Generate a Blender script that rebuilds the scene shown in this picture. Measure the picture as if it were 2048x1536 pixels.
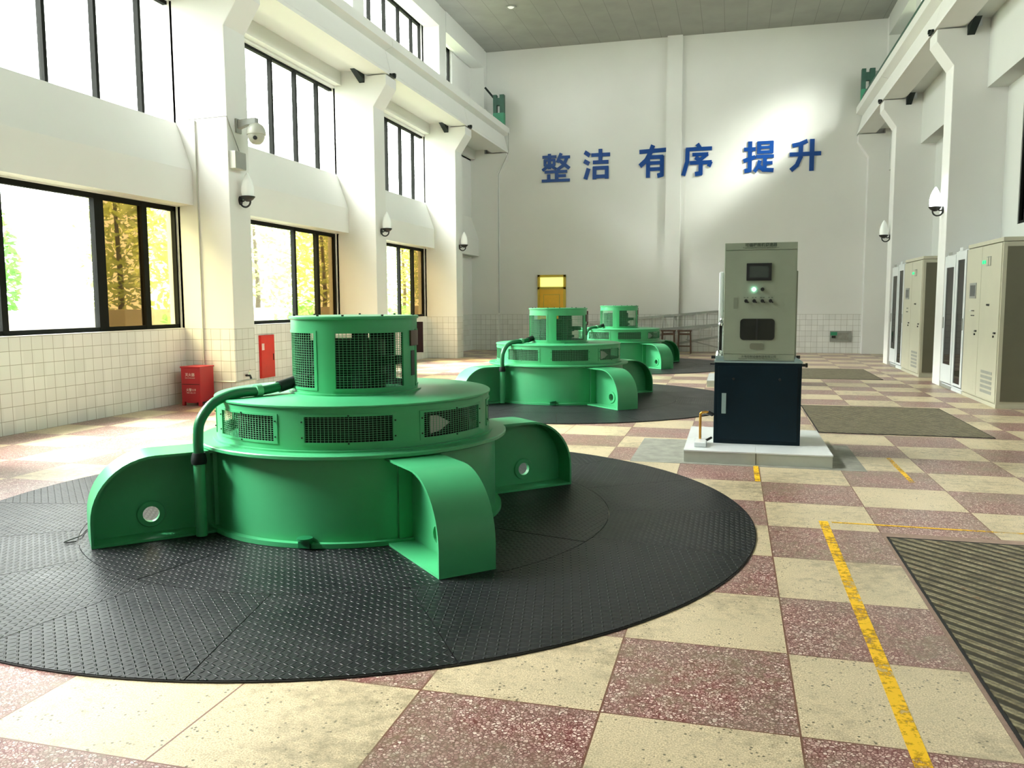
import bpy, bmesh, math, random
from mathutils import Vector, Matrix
random.seed(7)
for o in list(bpy.data.objects): bpy.data.objects.remove(o)
SC = bpy.context.scene
COL = SC.collection
PI = math.pi
R = math.radians

# ------------------------------------------------------------------ camera
CF, CYAW, CPITCH, CROLL, CH = 1651.54, -0.2608, -0.09836, -0.004254, 1.54123
def cam_axes():
    cy, sy, cp, sp = math.cos(CYAW), math.sin(CYAW), math.cos(CPITCH), math.sin(CPITCH)
    f = Vector((sy*cp, cy*cp, sp)); r = Vector((cy, -sy, 0)); u = r.cross(f)
    cr, sr = math.cos(CROLL), math.sin(CROLL)
    return r*cr+u*sr, -r*sr+u*cr, f
cd = bpy.data.cameras.new('camera'); cam = bpy.data.objects.new('camera', cd); COL.objects.link(cam)
r_, u_, f_ = cam_axes()
M = Matrix.Identity(4)
for i in range(3):
    M[i][0] = r_[i]; M[i][1] = u_[i]; M[i][2] = -f_[i]
M[2][3] = CH
cam.matrix_world = M
cd.sensor_fit = 'HORIZONTAL'; cd.sensor_width = 36; cd.lens = CF/2048*36
cd.clip_start = 0.05; cd.clip_end = 400
SC.camera = cam

# ------------------------------------------------------------------ world, sky light, exposure
w = bpy.data.worlds.new('sky'); SC.world = w; w.use_nodes = True
wn = w.node_tree; wn.nodes.clear()
wo = wn.nodes.new('ShaderNodeOutputWorld'); wb = wn.nodes.new('ShaderNodeBackground')
tc = wn.nodes.new('ShaderNodeTexCoord'); sx = wn.nodes.new('ShaderNodeSeparateXYZ'); cr = wn.nodes.new('ShaderNodeValToRGB')
wn.links.new(tc.outputs['Generated'], sx.inputs[0]); wn.links.new(sx.outputs['Z'], cr.inputs[0])
cr.color_ramp.elements[0].color = (0.97, 1.0, 0.95, 1); cr.color_ramp.elements[1].color = (0.90, 0.96, 1.0, 1)
wn.links.new(cr.outputs[0], wb.inputs['Color']); wb.inputs['Strength'].default_value = 12.0
wn.links.new(wb.outputs[0], wo.inputs[0])
SC.view_settings.view_transform = 'Standard'; SC.view_settings.look = 'None'
SC.view_settings.gamma = 1; SC.view_settings.use_curve_mapping = False
SC.view_settings.exposure = 0.2
SC.cycles.sample_clamp_indirect = 6.0; SC.cycles.caustics_reflective = False; SC.cycles.caustics_refractive = False

def area(name, loc, target, sx_, sy_, power, color=(1, 1, 1), portal=False, spread=180):
    l = bpy.data.lights.new(name, 'AREA'); l.shape = 'RECTANGLE'; l.size = sx_; l.size_y = sy_
    l.energy = power; l.color = color; l.spread = R(spread)
    if portal: l.cycles.is_portal = True
    o = bpy.data.objects.new(name, l); COL.objects.link(o); o.location = loc
    d = Vector(target)-Vector(loc); o.rotation_euler = d.to_track_quat('-Z', 'Y').to_euler()
    return o
# daylight comes in through the window rows: portals guide the sky light through them
def portal(x, y0, y1, z0, z1, sgn):
    l = bpy.data.lights.new('daylight_portal', 'AREA'); l.shape = 'RECTANGLE'; l.size = z1-z0; l.size_y = y1-y0
    l.cycles.is_portal = True
    o = bpy.data.objects.new('daylight_portal', l); COL.objects.link(o)
    o.location = (x, (y0+y1)/2, (z0+z1)/2); o.rotation_euler = (0, -sgn*PI/2, 0)
portal(-8.6, 6.0, 21.8, 1.15, 3.05, 1)
portal(-8.6, 0.8, 21.8, 4.25, 6.1, 1)
portal(-8.6, 0.5, 24.3, 7.2, 9.1, 1)
portal(4.88, 0.5, 24.3, 7.2, 9.1, -1)
# added lamp standing for sky glow through the last right clerestory window
area('clerestory_glow_lamp', (6.6, 22.0, 9.9), (1.2, 26.2, 6.1), 1.5, 1.2, 95, (1.0, 1.0, 0.92), spread=34)
sun_d = bpy.data.lights.new('sun', 'SUN'); sun_d.energy = 70; sun_d.angle = R(40); sun_d.color = (1, .985, .95)
sun = bpy.data.objects.new('sun', sun_d); COL.objects.link(sun)
sun.rotation_euler = Vector((0.60, 0.09, -0.79)).to_track_quat('-Z', 'Y').to_euler()

# ------------------------------------------------------------------ helpers: nodes and materials
def mat(name, col, rough=0.5, metal=0.0, spec=0.5, emit=None, estr=0, alpha=None, trans=0, coat=0):
    m = bpy.data.materials.new(name); m.use_nodes = True
    b = m.node_tree.nodes['Principled BSDF']
    b.inputs['Base Color'].default_value = (*col, 1); b.inputs['Roughness'].default_value = rough
    b.inputs['Metallic'].default_value = metal; b.inputs['Specular IOR Level'].default_value = spec
    if coat: b.inputs['Coat Weight'].default_value = coat; b.inputs['Coat Roughness'].default_value = .15
    if trans: b.inputs['Transmission Weight'].default_value = trans
    if emit: b.inputs['Emission Color'].default_value = (*emit, 1); b.inputs['Emission Strength'].default_value = estr
    return m
class NB:
    def __init__(s, m): s.m = m; s.t = m.node_tree; s.b = s.t.nodes['Principled BSDF']
    def n(s, k, **kw):
        x = s.t.nodes.new('ShaderNode'+k)
        for a, v in kw.items(): setattr(x, a, v)
        return x
    def l(s, a, b): s.t.links.new(a, b)
    def math(s, op, a, b=None, c=None, clamp=False):
        x = s.n('Math', operation=op); x.use_clamp = clamp
        for i, v in enumerate((a, b, c)):
            if v is None: continue
            if isinstance(v, (int, float)): x.inputs[i].default_value = v
            else: s.l(v, x.inputs[i])
        return x.outputs[0]
    def noise(s, vec, scale, detail=2, rough=.5):
        x = s.n('TexNoise'); x.inputs['Scale'].default_value = scale; x.inputs['Detail'].default_value = detail
        x.inputs['Roughness'].default_value = rough; s.l(vec, x.inputs['Vector']); return x.outputs[0]
    def voro(s, vec, scale, feature='F1'):
        x = s.n('TexVoronoi'); x.feature = feature; x.inputs['Scale'].default_value = scale; s.l(vec, x.inputs['Vector']); return x
    def ramp(s, fac, stops):
        x = s.n('ValToRGB'); e = x.color_ramp.elements
        while len(e) < len(stops): e.new(.5)
        for i, (p, c) in enumerate(stops):
            e[i].position = p; e[i].color = (*c, 1) if len(c) == 3 else c
        s.l(fac, x.inputs[0]); return x.outputs[0]
    def mix(s, fac, a, b, blend='MIX'):
        x = s.n('Mix', data_type='RGBA', blend_type=blend)
        for i, v in ((0, fac), (6, a), (7, b)):
            if isinstance(v, (int, float)): x.inputs[i].default_value = v
            elif isinstance(v, tuple): x.inputs[i].default_value = (*v, 1)
            else: s.l(v, x.inputs[i])
        return x.outputs[2]
    def bump(s, h, strength, dist=.01):
        x = s.n('Bump'); x.inputs['Strength'].default_value = strength; x.inputs['Distance'].default_value = dist
        s.l(h, x.inputs['Height']); s.l(x.outputs[0], s.b.inputs['Normal'])
    def obj(s): return s.n('TexCoord').outputs['Object']
    def pos(s): return s.n('NewGeometry').outputs['Position']
    def sep(s, v):
        x = s.n('SeparateXYZ'); s.l(v, x.inputs[0]); return x.outputs

def varied(name, col, rough, amt=.08, scale=3, **kw):
    m = mat(name, col, rough, **kw); b = NB(m); v = b.obj()
    n = b.noise(v, scale, 4, .6)
    lo = tuple(c*(1-amt) for c in col); hi = tuple(min(1, c*(1+amt)) for c in col)
    b.l(b.ramp(n, [(.3, lo), (.7, hi)]), b.b.inputs['Base Color'])
    r = b.math('MULTIPLY_ADD', n, .10, rough-.05); b.l(r, b.b.inputs['Roughness'])
    b.bump(b.noise(v, scale*40, 2), .04, .004)
    return m

# green machine enamel
M_GREEN = varied('green_enamel', (0.060, 0.390, 0.165), .34, .07, 2.2)
M_GREEN2 = varied('green_wire', (0.15, 0.46, 0.25), .45, .05, 5)
M_HOSE = varied('green_hose', (0.008, 0.14, 0.05), .35, .08, 6)
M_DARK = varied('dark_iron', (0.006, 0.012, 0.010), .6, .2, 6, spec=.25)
M_BLACK = mat('black_plastic', (0.008, 0.009, 0.009), .45)
M_BLACKMET = varied('black_window_metal', (0.006, 0.007, 0.005), .75, .2, 5, spec=.15)
M_CHROME = mat('chrome', (.75, .77, .78), .15, 1.0)
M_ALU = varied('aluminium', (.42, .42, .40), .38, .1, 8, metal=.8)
M_BRASS = mat('brass_pipe', (.62, .33, .06), .25, .9)
M_BROWN = varied('brown_wood', (.075, .038, .020), .5, .2, 9)
M_RED = varied('red_enamel', (.42, .012, .022), .35, .1, 4)
M_REDP = varied('red_panel', (.60, .012, .008), .4, .1, 4)
M_WTEXT = mat('pale_print', (.80, .62, .58), .6)
M_DTEXT = mat('dark_print', (.05, .07, .05), .6)
M_BLUE = mat('blue_acrylic', (.003, .055, .27), .3)
M_YELLOW = varied('yellow_door_paint', (.86, .47, .005), .4, .08, 3)
M_CABW = varied('white_cabinet_enamel', (.66, .70, .70), .35, .04, 3)
M_CABB = varied('beige_cabinet_enamel', (.50, .49, .38), .35, .04, 3)
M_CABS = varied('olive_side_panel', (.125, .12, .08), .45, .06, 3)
M_GOVU = varied('grey_green_enamel', (.275, .315, .235), .38, .05, 3)
M_GOVD = varied('dark_teal_enamel', (.001, .011, .018), .5, .15, 4, spec=.2)
M_LTEAL = varied('pale_teal_enamel', (.25, .34, .33), .35, .06, 3)
M_CREAMPLASTIC = mat('cream_plastic', (.50, .51, .44), .4)
M_GREYMET = varied('grey_metal', (.32, .33, .30), .45, .08, 6, metal=.3)
M_DGREEN = varied('dark_green_steel', (.012, .075, .045), .5, .2, 4)
M_MGREEN = varied('mid_green_steel', (.03, .25, .13), .5, .1, 4)
M_LEDG = mat('green_led', (.02, .5, .2), .3, emit=(.03, .75, .28), estr=.9)
M_LEDW = mat('pale_green_led', (.5, .9, .7), .3, emit=(.35, 1, .75), estr=9)
M_LAMPON = mat('lit_lamp_glass', (1, 1, 1), .3, emit=(.95, 1, .97), estr=14)
M_GLOBE = mat('white_lamp_glass', (.86, .88, .84), .25, emit=(.95, 1, .93), estr=.12)
M_SCREEN = mat('dark_screen', (.04, .05, .05), .2)
M_CEMENT = None

def glass(name, tint, refl=.08, tr=1.0):
    m = bpy.data.materials.new(name); m.use_nodes = True; t = m.node_tree; t.nodes.clear()
    o = t.nodes.new('ShaderNodeOutputMaterial'); a = t.nodes.new('ShaderNodeBsdfTransparent'); g = t.nodes.new('ShaderNodeBsdfGlossy')
    x = t.nodes.new('ShaderNodeMixShader'); fr = t.nodes.new('ShaderNodeLayerWeight'); fr.inputs[0].default_value = .25
    a.inputs[0].default_value = (*tint, 1); g.inputs['Roughness'].default_value = .02
    mm = t.nodes.new('ShaderNodeMath'); mm.operation = 'MULTIPLY_ADD'; mm.inputs[1].default_value = .5; mm.inputs[2].default_value = refl*.4
    t.links.new(fr.outputs['Fresnel'], mm.inputs[0]); t.links.new(mm.outputs[0], x.inputs[0])
    t.links.new(a.outputs[0], x.inputs[1]); t.links.new(g.outputs[0], x.inputs[2]); t.links.new(x.outputs[0], o.inputs[0])
    return m
M_GLASS = glass('clear_glass', (.96, .98, .97))
M_TINT1 = glass('bronze_glass', (.36, .29, .17))
M_TINT2 = glass('pale_bronze_glass', (.70, .66, .48))
M_DGLASS = glass('smoked_cabinet_glass', (.30, .34, .33), .25)

def wall_mat(name, tiled, col=(.80, .80, .77)):
    m = mat(name, col, .6); b = NB(m); v = b.pos(); s = b.sep(v)
    n = b.noise(v, .7, 4, .6)
    base = b.ramp(n, [(.3, tuple(c*.96 for c in col)), (.7, col)])
    if tiled:
        nrm = b.sep(b.n('NewGeometry').outputs['Normal'])
        ax = b.math('GREATER_THAN', b.math('ABSOLUTE', nrm[0]), .5)
        u = b.math('ADD', b.math('MULTIPLY', s[1], ax), b.math('MULTIPLY', s[0], b.math('SUBTRACT', 1, ax)))
        def grid(c, off):
            f = b.math('FRACT', b.math('DIVIDE', b.math('ADD', c, 50+off), .165))
            d = b.math('ABSOLUTE', b.math('SUBTRACT', f, .5)); return b.math('GREATER_THAN', d, .480)
        g = b.math('MAXIMUM', grid(u, .03), grid(s[2], -50+.165*3 - 1.155+.0))
        cell = b.n('TexWhiteNoise', noise_dimensions='3D'); fl = b.n('VectorMath', operation='FLOOR'); sc_ = b.n('VectorMath', operation='SCALE')
        b.l(v, sc_.inputs[0]); sc_.inputs['Scale'].default_value = 1/.165; b.l(sc_.outputs[0], fl.inputs[0]); b.l(fl.outputs[0], cell.inputs['Vector'])
        tcol = b.ramp(cell.outputs['Value'], [(0, (.76, .76, .73)), (1, (.84, .84, .81))])
        tcol = b.mix(g, tcol, (.36, .34, .29))
        low = b.math('LESS_THAN', s[2], 1.158)
        base = b.mix(low, base, tcol)
        rg = b.math('SUBTRACT', .6, b.math('MULTIPLY', b.math('MULTIPLY', low, b.math('SUBTRACT', 1, g)), .42))
        b.l(rg, b.b.inputs['Roughness'])
    b.l(base, b.b.inputs['Base Color'])
    return m
M_WALL = wall_mat('white_plaster', False)
M_WALLT = wall_mat('white_plaster_over_tile_wainscot', True)
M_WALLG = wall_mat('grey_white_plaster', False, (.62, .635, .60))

def floor_mat():
    m = mat('terrazzo_checker', (.6, .5, .4), .3); b = NB(m); v = b.pos(); s = b.sep(v)
    S = .72
    u = b.math('DIVIDE', b.math('SUBTRACT', s[0], .2657-72*S), S); w_ = b.math('DIVIDE', b.math('SUBTRACT', s[1], 2.9668-72*S), S)
    par = b.math('MODULO', b.math('ADD', b.math('FLOOR', u), b.math('FLOOR', w_)), 2)
    # the two cream columns meet at one joint on the left: the pattern flips there
    flip = b.math('LESS_THAN', s[0], .2657-3*S)
    par = b.math('ABSOLUTE', b.math('SUBTRACT', par, flip))
    red = b.math('GREATER_THAN', par, .5)
    # red tile: pink marble chips in a dark red cement
    vo = b.voro(v, 78, 'DISTANCE_TO_EDGE'); vc = b.voro(v, 78)
    chipc = b.ramp(b.math('FRACT', b.math('MULTIPLY', b.sep(vc.outputs['Color'])[0], 7)), [(0, (.26, .12, .11)), (.45, (.46, .27, .24)), (.8, (.62, .45, .39)), (1, (.86, .74, .64))])
    chip = b.ramp(vo.outputs['Distance'], [(.05, (0, 0, 0)), (.16, (1, 1, 1))])
    big = b.noise(v, 2.6, 4, .6)
    mort = b.ramp(big, [(.35, (.15, .030, .028)), (.65, (.12, .055, .04))])
    redc = b.mix(chip, mort, chipc)
    redc = b.mix(b.ramp(big, [(.4, (0, 0, 0)), (.75, (.45, .45, .45))]), redc, (.24, .18, .14))
    # cream tile: fine speckle, dark grains, worn stains
    n1 = b.noise(v, 160, 2); n2 = b.noise(v, 38, 3, .7); n3 = b.noise(v, 3.1, 5, .65)
    crm = b.ramp(n1, [(.3, (.40, .31, .18)), (.7, (.82, .69, .47))])
    spk = b.ramp(b.voro(v, 38).outputs['Distance'], [(.16, (1, 1, 1)), (.24, (0, 0, 0))])
    keep = b.ramp(b.noise(v, 9, 3), [(.47, (0, 0, 0)), (.55, (1, 1, 1))])
    crm = b.mix(b.math('MULTIPLY', spk, keep), crm, (.10, .09, .05))
    crm = b.mix(b.ramp(n2, [(.56, (0, 0, 0)), (.74, (.75, .75, .75))]), crm, (.30, .25, .15))
    crm = b.mix(b.ramp(n3, [(.48, (0, 0, 0)), (.8, (.55, .55, .55))]), crm, (.42, .37, .24))
    base = b.mix(red, crm, redc)
    # joints
    def joint(c):
        f = b.math('FRACT', c); return b.math('GREATER_THAN', b.math('ABSOLUTE', b.math('SUBTRACT', f, .5)), .4945)
    j = b.math('MAXIMUM', joint(u), joint(w_))
    base = b.mix(j, base, (.17, .07, .045))
    dirt = b.ramp(b.math('MULTIPLY', b.noise(v, 1.1, 3), b.noise(v, 13, 4, .7)), [(.24, (0, 0, 0)), (.38, (.65, .65, .65))])
    base = b.mix(dirt, base, (.22, .18, .11))
    b.l(base, b.b.inputs['Base Color'])
    rg = b.math('MULTIPLY_ADD', b.noise(v, 4, 4, .6), .12, .27); b.l(rg, b.b.inputs['Roughness'])
    b.b.inputs['Specular IOR Level'].default_value = .6
    b.bump(b.math('ADD', b.noise(v, 30, 3), b.math('MULTIPLY', j, -1)), .05, .004)
    return m
M_FLOOR = floor_mat()

def chequer_mat():
    m = mat('black_tread_plate', (.018, .020, .022), .42, metal=0.0, spec=.38); b = NB(m); v = b.obj()
    s = b.sep(v); P = .034
    u = b.math('DIVIDE', b.math('ADD', s[0], 40), P); w_ = b.math('DIVIDE', b.math('ADD', s[1], 40), P)
    par = b.math('MODULO', b.math('ADD', b.math('FLOOR', u), b.math('FLOOR', w_)), 2)
    fu = b.math('SUBTRACT', b.math('FRACT', u), .5); fw = b.math('SUBTRACT', b.math('FRACT', w_), .5)
    sg = b.math('SUBTRACT', b.math('MULTIPLY', par, 2), 1)
    a = b.math('MULTIPLY', b.math('ADD', fu, b.math('MULTIPLY', fw, sg)), .7071)
    c = b.math('MULTIPLY', b.math('SUBTRACT', b.math('MULTIPLY', fw, 1), b.math('MULTIPLY', fu, sg)), .7071)
    d = b.math('ADD', b.math('POWER', b.math('DIVIDE', a, .52), 2), b.math('POWER', b.math('DIVIDE', c, .17), 2))
    h = b.math('SUBTRACT', 1, d, clamp=True)
    n = b.noise(v, 2.2, 5, .7); n2 = b.noise(v, 60, 3, .7)
    col = b.ramp(n, [(.4, (.005, .006, .008)), (.75, (.016, .017, .019))])
    worn = b.math('MULTIPLY', b.ramp(n2, [(.60, (0, 0, 0)), (.75, (.5, .5, .5))]), b.ramp(b.noise(v, 1.4, 3), [(.55, (0, 0, 0)), (.7, (1, 1, 1))]))
    col = b.mix(worn, col, (.14, .14, .15))
    b.l(col, b.b.inputs['Base Color'])
    b.l(b.math('MULTIPLY_ADD', n, .22, .30), b.b.inputs['Roughness'])
    b.bump(h, 1.0, .006)
    return m
M_PLATE = chequer_mat()
M_PLATE_DK = mat('pit_rim', (.01, .01, .01), .7)

GX, GY = .728, .686
def grate_mat():
    m = mat('ribbed_brown_steel', (.1, .08, .05), .5); b = NB(m); v = b.pos(); s = b.sep(v)
    t = b.math('ADD', b.math('MULTIPLY', s[0], GX), b.math('MULTIPLY', s[1], GY))
    f = b.math('FRACT', b.math('DIVIDE', b.math('ADD', t, b.math('MULTIPLY', b.noise(v, 2, 2), .02)), .080))
    n = b.noise(v, 7, 5, .7); n2 = b.noise(v, 70, 3, .7)
    hi = b.ramp(n, [(.3, (.17, .13, .09)), (.45, (.30, .25, .14)), (.58, (.50, .44, .27)), (.68, (.26, .12, .04)), (.8, (.20, .17, .13))])
    lo = b.ramp(n, [(.35, (.020, .015, .006)), (.65, (.035, .026, .010)), (.8, (.07, .055, .04))])
    msk = b.ramp(f, [(0, (0, 0, 0)), (.14, (1, 1, 1)), (.34, (.40, .40, .40)), (.5, (.9, .9, .9)), (.62, (0, 0, 0)), (1, (0, 0, 0))])
    msk2 = b.math('MULTIPLY', msk, b.ramp(n2, [(.35, (.35, .35, .35)), (.65, (1, 1, 1))]))
    b.l(b.mix(msk2, lo, hi), b.b.inputs['Base Color']); b.bump(msk, .4, .006)
    return m
M_GRATE = grate_mat()
def paint_mat():
    m = mat('worn_yellow_paint', (.85, .50, .01), .5); b = NB(m); v = b.pos()
    n = b.math('ADD', b.math('MULTIPLY', b.noise(v, 26, 4, .7), .6), b.math('MULTIPLY', b.noise(v, 3.1, 2), .5))
    tr = b.ramp(n, [(.53, (1, 1, 1)), (.62, (.15, .15, .15))]); b.l(tr, b.b.inputs['Alpha'])
    return m
M_PAINT = paint_mat()
def ceil_mat():
    m = mat('grey_ceiling_panels', (.42, .42, .38), .6); b = NB(m); v = b.pos(); s = b.sep(v)
    f = b.math('FRACT', b.math('DIVIDE', b.math('ADD', s[0], 50), .62)); g = b.math('GREATER_THAN', b.math('ABSOLUTE', b.math('SUBTRACT', f, .5)), .488)
    b.l(b.mix(g, b.ramp(b.noise(v, 1.5, 3), [(.3, (.27, .275, .25)), (.7, (.32, .325, .295))]), (.19, .20, .175)), b.b.inputs['Base Color'])
    return m
M_CEIL = ceil_mat()
M_TILEW = varied('white_plinth_tile', (.80, .84, .84), .18, .03, 2)
M_TILEG = varied('grey_plinth_edge', (.46, .49, .43), .3, .06, 6)
M_CEMENT = varied('grey_cement', (.27, .27, .23), .7, .25, 7)
M_GROUND = varied('grassy_ground', (.12, .13, .08), .9, .2, 1)
M_LEAF = varied('yellow_green_leaf', (.34, .42, .12), .6, .35, 2)
M_LEAF2 = varied('green_leaf', (.10, .30, .06), .6, .35, 2)
for _m in (M_LEAF, M_LEAF2):
    _t = _m.node_tree; _b = _t.nodes['Principled BSDF']; _o = _t.nodes['Material Output']
    _tr = _t.nodes.new('ShaderNodeBsdfTranslucent'); _x = _t.nodes.new('ShaderNodeMixShader'); _x.inputs[0].default_value = .5
    _tr.inputs[0].default_value = (.62, .70, .25, 1) if _m == M_LEAF else (.25, .55, .12, 1)
    _t.links.new(_b.outputs[0], _x.inputs[1]); _t.links.new(_tr.outputs[0], _x.inputs[2]); _t.links.new(_x.outputs[0], _o.inputs[0])
M_BARK = varied('bark', (.10, .07, .05), .8, .2, 4)
M_CONC = varied('outdoor_wall_concrete', (.50, .42, .36), .8, .1, 2)

# ------------------------------------------------------------------ helpers: geometry
class MB:
    def __init__(s): s.v = []; s.f = []
    def add(s, vs, fs):
        o = len(s.v); s.v += [tuple(v) for v in vs]; s.f += [tuple(o+i for i in f) for f in fs]; return s
    def box(s, x0, x1, y0, y1, z0, z1):
        return s.add([(x0, y0, z0), (x1, y0, z0), (x1, y1, z0), (x0, y1, z0), (x0, y0, z1), (x1, y0, z1), (x1, y1, z1), (x0, y1, z1)],
                     [(0, 3, 2, 1), (4, 5, 6, 7), (0, 1, 5, 4), (1, 2, 6, 5), (2, 3, 7, 6), (3, 0, 4, 7)])
    def rings(s, rings, closed=True, caps=True):
        n = len(rings[0]); vs = [p for r in rings for p in r]; fs = []
        for i in range(len(rings)-1):
            for j in range(n if closed else n-1):
                k = (j+1) % n; fs.append((i*n+j, i*n+k, (i+1)*n+k, (i+1)*n+j))
        if caps: fs.append(tuple(range(n))[::-1]); fs.append(tuple((len(rings)-1)*n+j for j in range(n)))
        return s.add(vs, fs)
    def lathe(s, prof, c=(0, 0), seg=48, caps=True):
        return s.rings([[(c[0]+r*math.cos(2*PI*j/seg), c[1]+r*math.sin(2*PI*j/seg), z) for j in range(seg)] for r, z in prof], True, caps)
    def cyl(s, c, r, z0, z1, seg=48): return s.lathe([(r, z0), (r, z1)], c, seg)
    def prism(s, poly, axis, a0, a1):
        def P(u, v, a): return (u, v, a) if axis == 'z' else ((u, a, v) if axis == 'y' else (a, u, v))
        n = len(poly); vs = [P(u, v, a0) for u, v in poly]+[P(u, v, a1) for u, v in poly]
        fs = [tuple(range(n)), tuple(range(n, 2*n))[::-1]]+[(i, i+n, (i+1) % n+n, (i+1) % n) for i in range(n)]
        return s.add(vs, fs)
    def sector(s, r0, r1, z0, z1, a0, a1, seg=12, c=(0, 0)):
        rs = []
        for i in range(seg+1):
            a = R(a0+(a1-a0)*i/seg); cs, sn = math.cos(a), math.sin(a)
            rs.append([(c[0]+r0*cs, c[1]+r0*sn, z0), (c[0]+r1*cs, c[1]+r1*sn, z0), (c[0]+r1*cs, c[1]+r1*sn, z1), (c[0]+r0*cs, c[1]+r0*sn, z1)])
        return s.rings(rs, True, True)
    def ring(s, r0, r1, z0, z1, seg=72, c=(0, 0)):
        rs = []
        for i in range(seg+1):
            a = 2*PI*i/seg; cs, sn = math.cos(a), math.sin(a)
            rs.append([(c[0]+r0*cs, c[1]+r0*sn, z0), (c[0]+r1*cs, c[1]+r1*sn, z0), (c[0]+r1*cs, c[1]+r1*sn, z1), (c[0]+r0*cs, c[1]+r0*sn, z1)])
        return s.rings(rs, True, False)
    def tube(s, pts, r, seg=10, smooth=0):
        pts = [Vector(p) for p in pts]
        if smooth:
            out = []
            P = [pts[0]]+pts+[pts[-1]]
            for i in range(1, len(P)-2):
                for k in range(smooth):
                    t = k/smooth; a, b, c, d = P[i-1], P[i], P[i+1], P[i+2]
                    out.append(.5*((2*b)+(-a+c)*t+(2*a-5*b+4*c-d)*t*t+(-a+3*b-3*c+d)*t**3))
            out.append(pts[-1]); pts = out
        rs = []; prev = None
        for i, p in enumerate(pts):
            d = (pts[min(i+1, len(pts)-1)]-pts[max(i-1, 0)]).normalized()
            if prev is None:
                u = d.orthogonal().normalized()
            else:
                u = (prev-d*prev.dot(d)).normalized()
            prev = u; v = d.cross(u); rr = r[i] if isinstance(r, (list, tuple)) else r
            rs.append([p+u*rr*math.cos(2*PI*j/seg)+v*rr*math.sin(2*PI*j/seg) for j in range(seg)])
        return s.rings(rs)
    def bar(s, a, b, w, h):
        a, b = Vector(a), Vector(b); d = (b-a).normalized(); up = Vector((0, 0, 1)) if abs(d.z) < .95 else Vector((0, 1, 0))
        x = d.cross(up).normalized()*w/2; y = x.cross(d).normalized()*h/2
        return s.rings([[q+x+y, q-x+y, q-x-y, q+x-y] for q in (a, b)])
    def build(s, name, m, parent=None, bevel=0, smooth=35, loc=None, rotz=0):
        me = bpy.data.meshes.new(name); me.from_pydata(s.v, [], s.f); me.update()
        bm = bmesh.new(); bm.from_mesh(me)
        bmesh.ops.recalc_face_normals(bm, faces=bm.faces)
        if bevel:
            bmesh.ops.bevel(bm, geom=[e for e in bm.edges if e.calc_face_angle(0) > .6], offset=bevel, segments=2, affect='EDGES', profile=.6)
        bm.to_mesh(me); bm.free()
        if smooth:
            me.shade_smooth(); me.set_sharp_from_angle(angle=R(smooth))
        me.materials.append(m)
        o = bpy.data.objects.new(name, me); COL.objects.link(o)
        if parent: o.parent = parent
        if loc: o.location = loc
        if rotz: o.rotation_euler = (0, 0, rotz)
        return o
def thing(name, label, cat, loc=(0, 0, 0), rotz=0, group=None):
    o = bpy.data.objects.new(name, None); COL.objects.link(o); o.location = loc; o.rotation_euler = (0, 0, rotz)
    o['label'] = label; o['category'] = cat
    if group: o['group'] = group
    return o
def tag(o, label, cat, group=None):
    o['label'] = label; o['category'] = cat
    if group: o['group'] = group
    return o
def struct(o, label=None):
    o['kind'] = 'structure'
    if label: o['label'] = label
    return o
def kids(o): return [c for c in bpy.data.objects if c.parent == o]
def dup(root, loc, label, rotz=None):
    def rec(o, par):
        c = o.copy(); COL.objects.link(c)
        if par: c.parent = par
        for k in kids(o): rec(k, c)
        return c
    r = rec(root, None); r.location = loc; r['label'] = label
    if rotz is not None: r.rotation_euler = (0, 0, rotz)
    return r
def text_obj(txt, size, m, name, parent, mat4, bold=0.0, depth=.001, width=None):
    cu = bpy.data.curves.new('t', 'FONT'); cu.body = txt; cu.size = size; cu.offset = bold; cu.extrude = depth
    cu.align_x = 'CENTER'; cu.align_y = 'CENTER'; cu.resolution_u = 3
    o = bpy.data.objects.new('t', cu); COL.objects.link(o)
    dg = bpy.context.evaluated_depsgraph_get(); dg.update()
    me = bpy.data.meshes.new_from_object(o.evaluated_get(dg)); bpy.data.objects.remove(o); bpy.data.curves.remove(cu)
    xs = [v.co.x for v in me.vertices]; ys = [v.co.y for v in me.vertices]
    cx, cy = (min(xs)+max(xs))/2, (min(ys)+max(ys))/2
    sx_ = sy_ = 1
    if width: sx_ = width[0]/(max(xs)-min(xs)); sy_ = width[1]/(max(ys)-min(ys)) if width[1] else sx_
    for v in me.vertices: v.co = mat4 @ Vector(((v.co.x-cx)*sx_, (v.co.y-cy)*sy_, v.co.z))
    me.materials.clear(); me.materials.append(m); me.name = name
    n = bpy.data.objects.new(name, me); COL.objects.link(n)
    if parent: n.parent = parent
    return n
def facing_y(x, y, z):   # text plane facing -Y (towards the camera)
    return Matrix.Translation((x, y, z)) @ Matrix.Rotation(PI/2, 4, 'X')
def mir(x): return -3.72-x

# ------------------------------------------------------------------ setting
F_Y = 26.2; CZ = 9.5; Y0 = -5.3
struct(MB().box(-8.5, 7.0, Y0, F_Y+.3, -.15, 0).build('floor', M_FLOOR, smooth=0), 'checkered terrazzo floor of cream and dark red squares')
struct(MB().box(-8.5, 4.78, Y0, F_Y+.3, CZ, CZ+.2).build('ceiling', M_CEIL, smooth=0), 'grey panelled ceiling')
fw = MB().box(-8.5, 4.78, F_Y, F_Y+.3, 0, CZ); fw = fw.build('wall_far', M_WALLT, smooth=0); struct(fw, 'white end wall with a tiled lower band')
struct(MB().box(-8.5, 4.78, Y0-.2, Y0, 0, CZ).build('wall_back', M_WALL, smooth=0))
struct(MB().box(-2.07, -1.62, F_Y-.12, F_Y, 0, CZ).build('trim_1', M_WALLT, smooth=0), 'shallow white pilaster in the middle of the end wall')

COLS = [(0.55+5.3*i, 1.10+5.3*i) for i in range(-1, 5)]               # near and far face
BAYS = [(COLS[i][1], COLS[i+1][0]) for i in range(5)]
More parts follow.
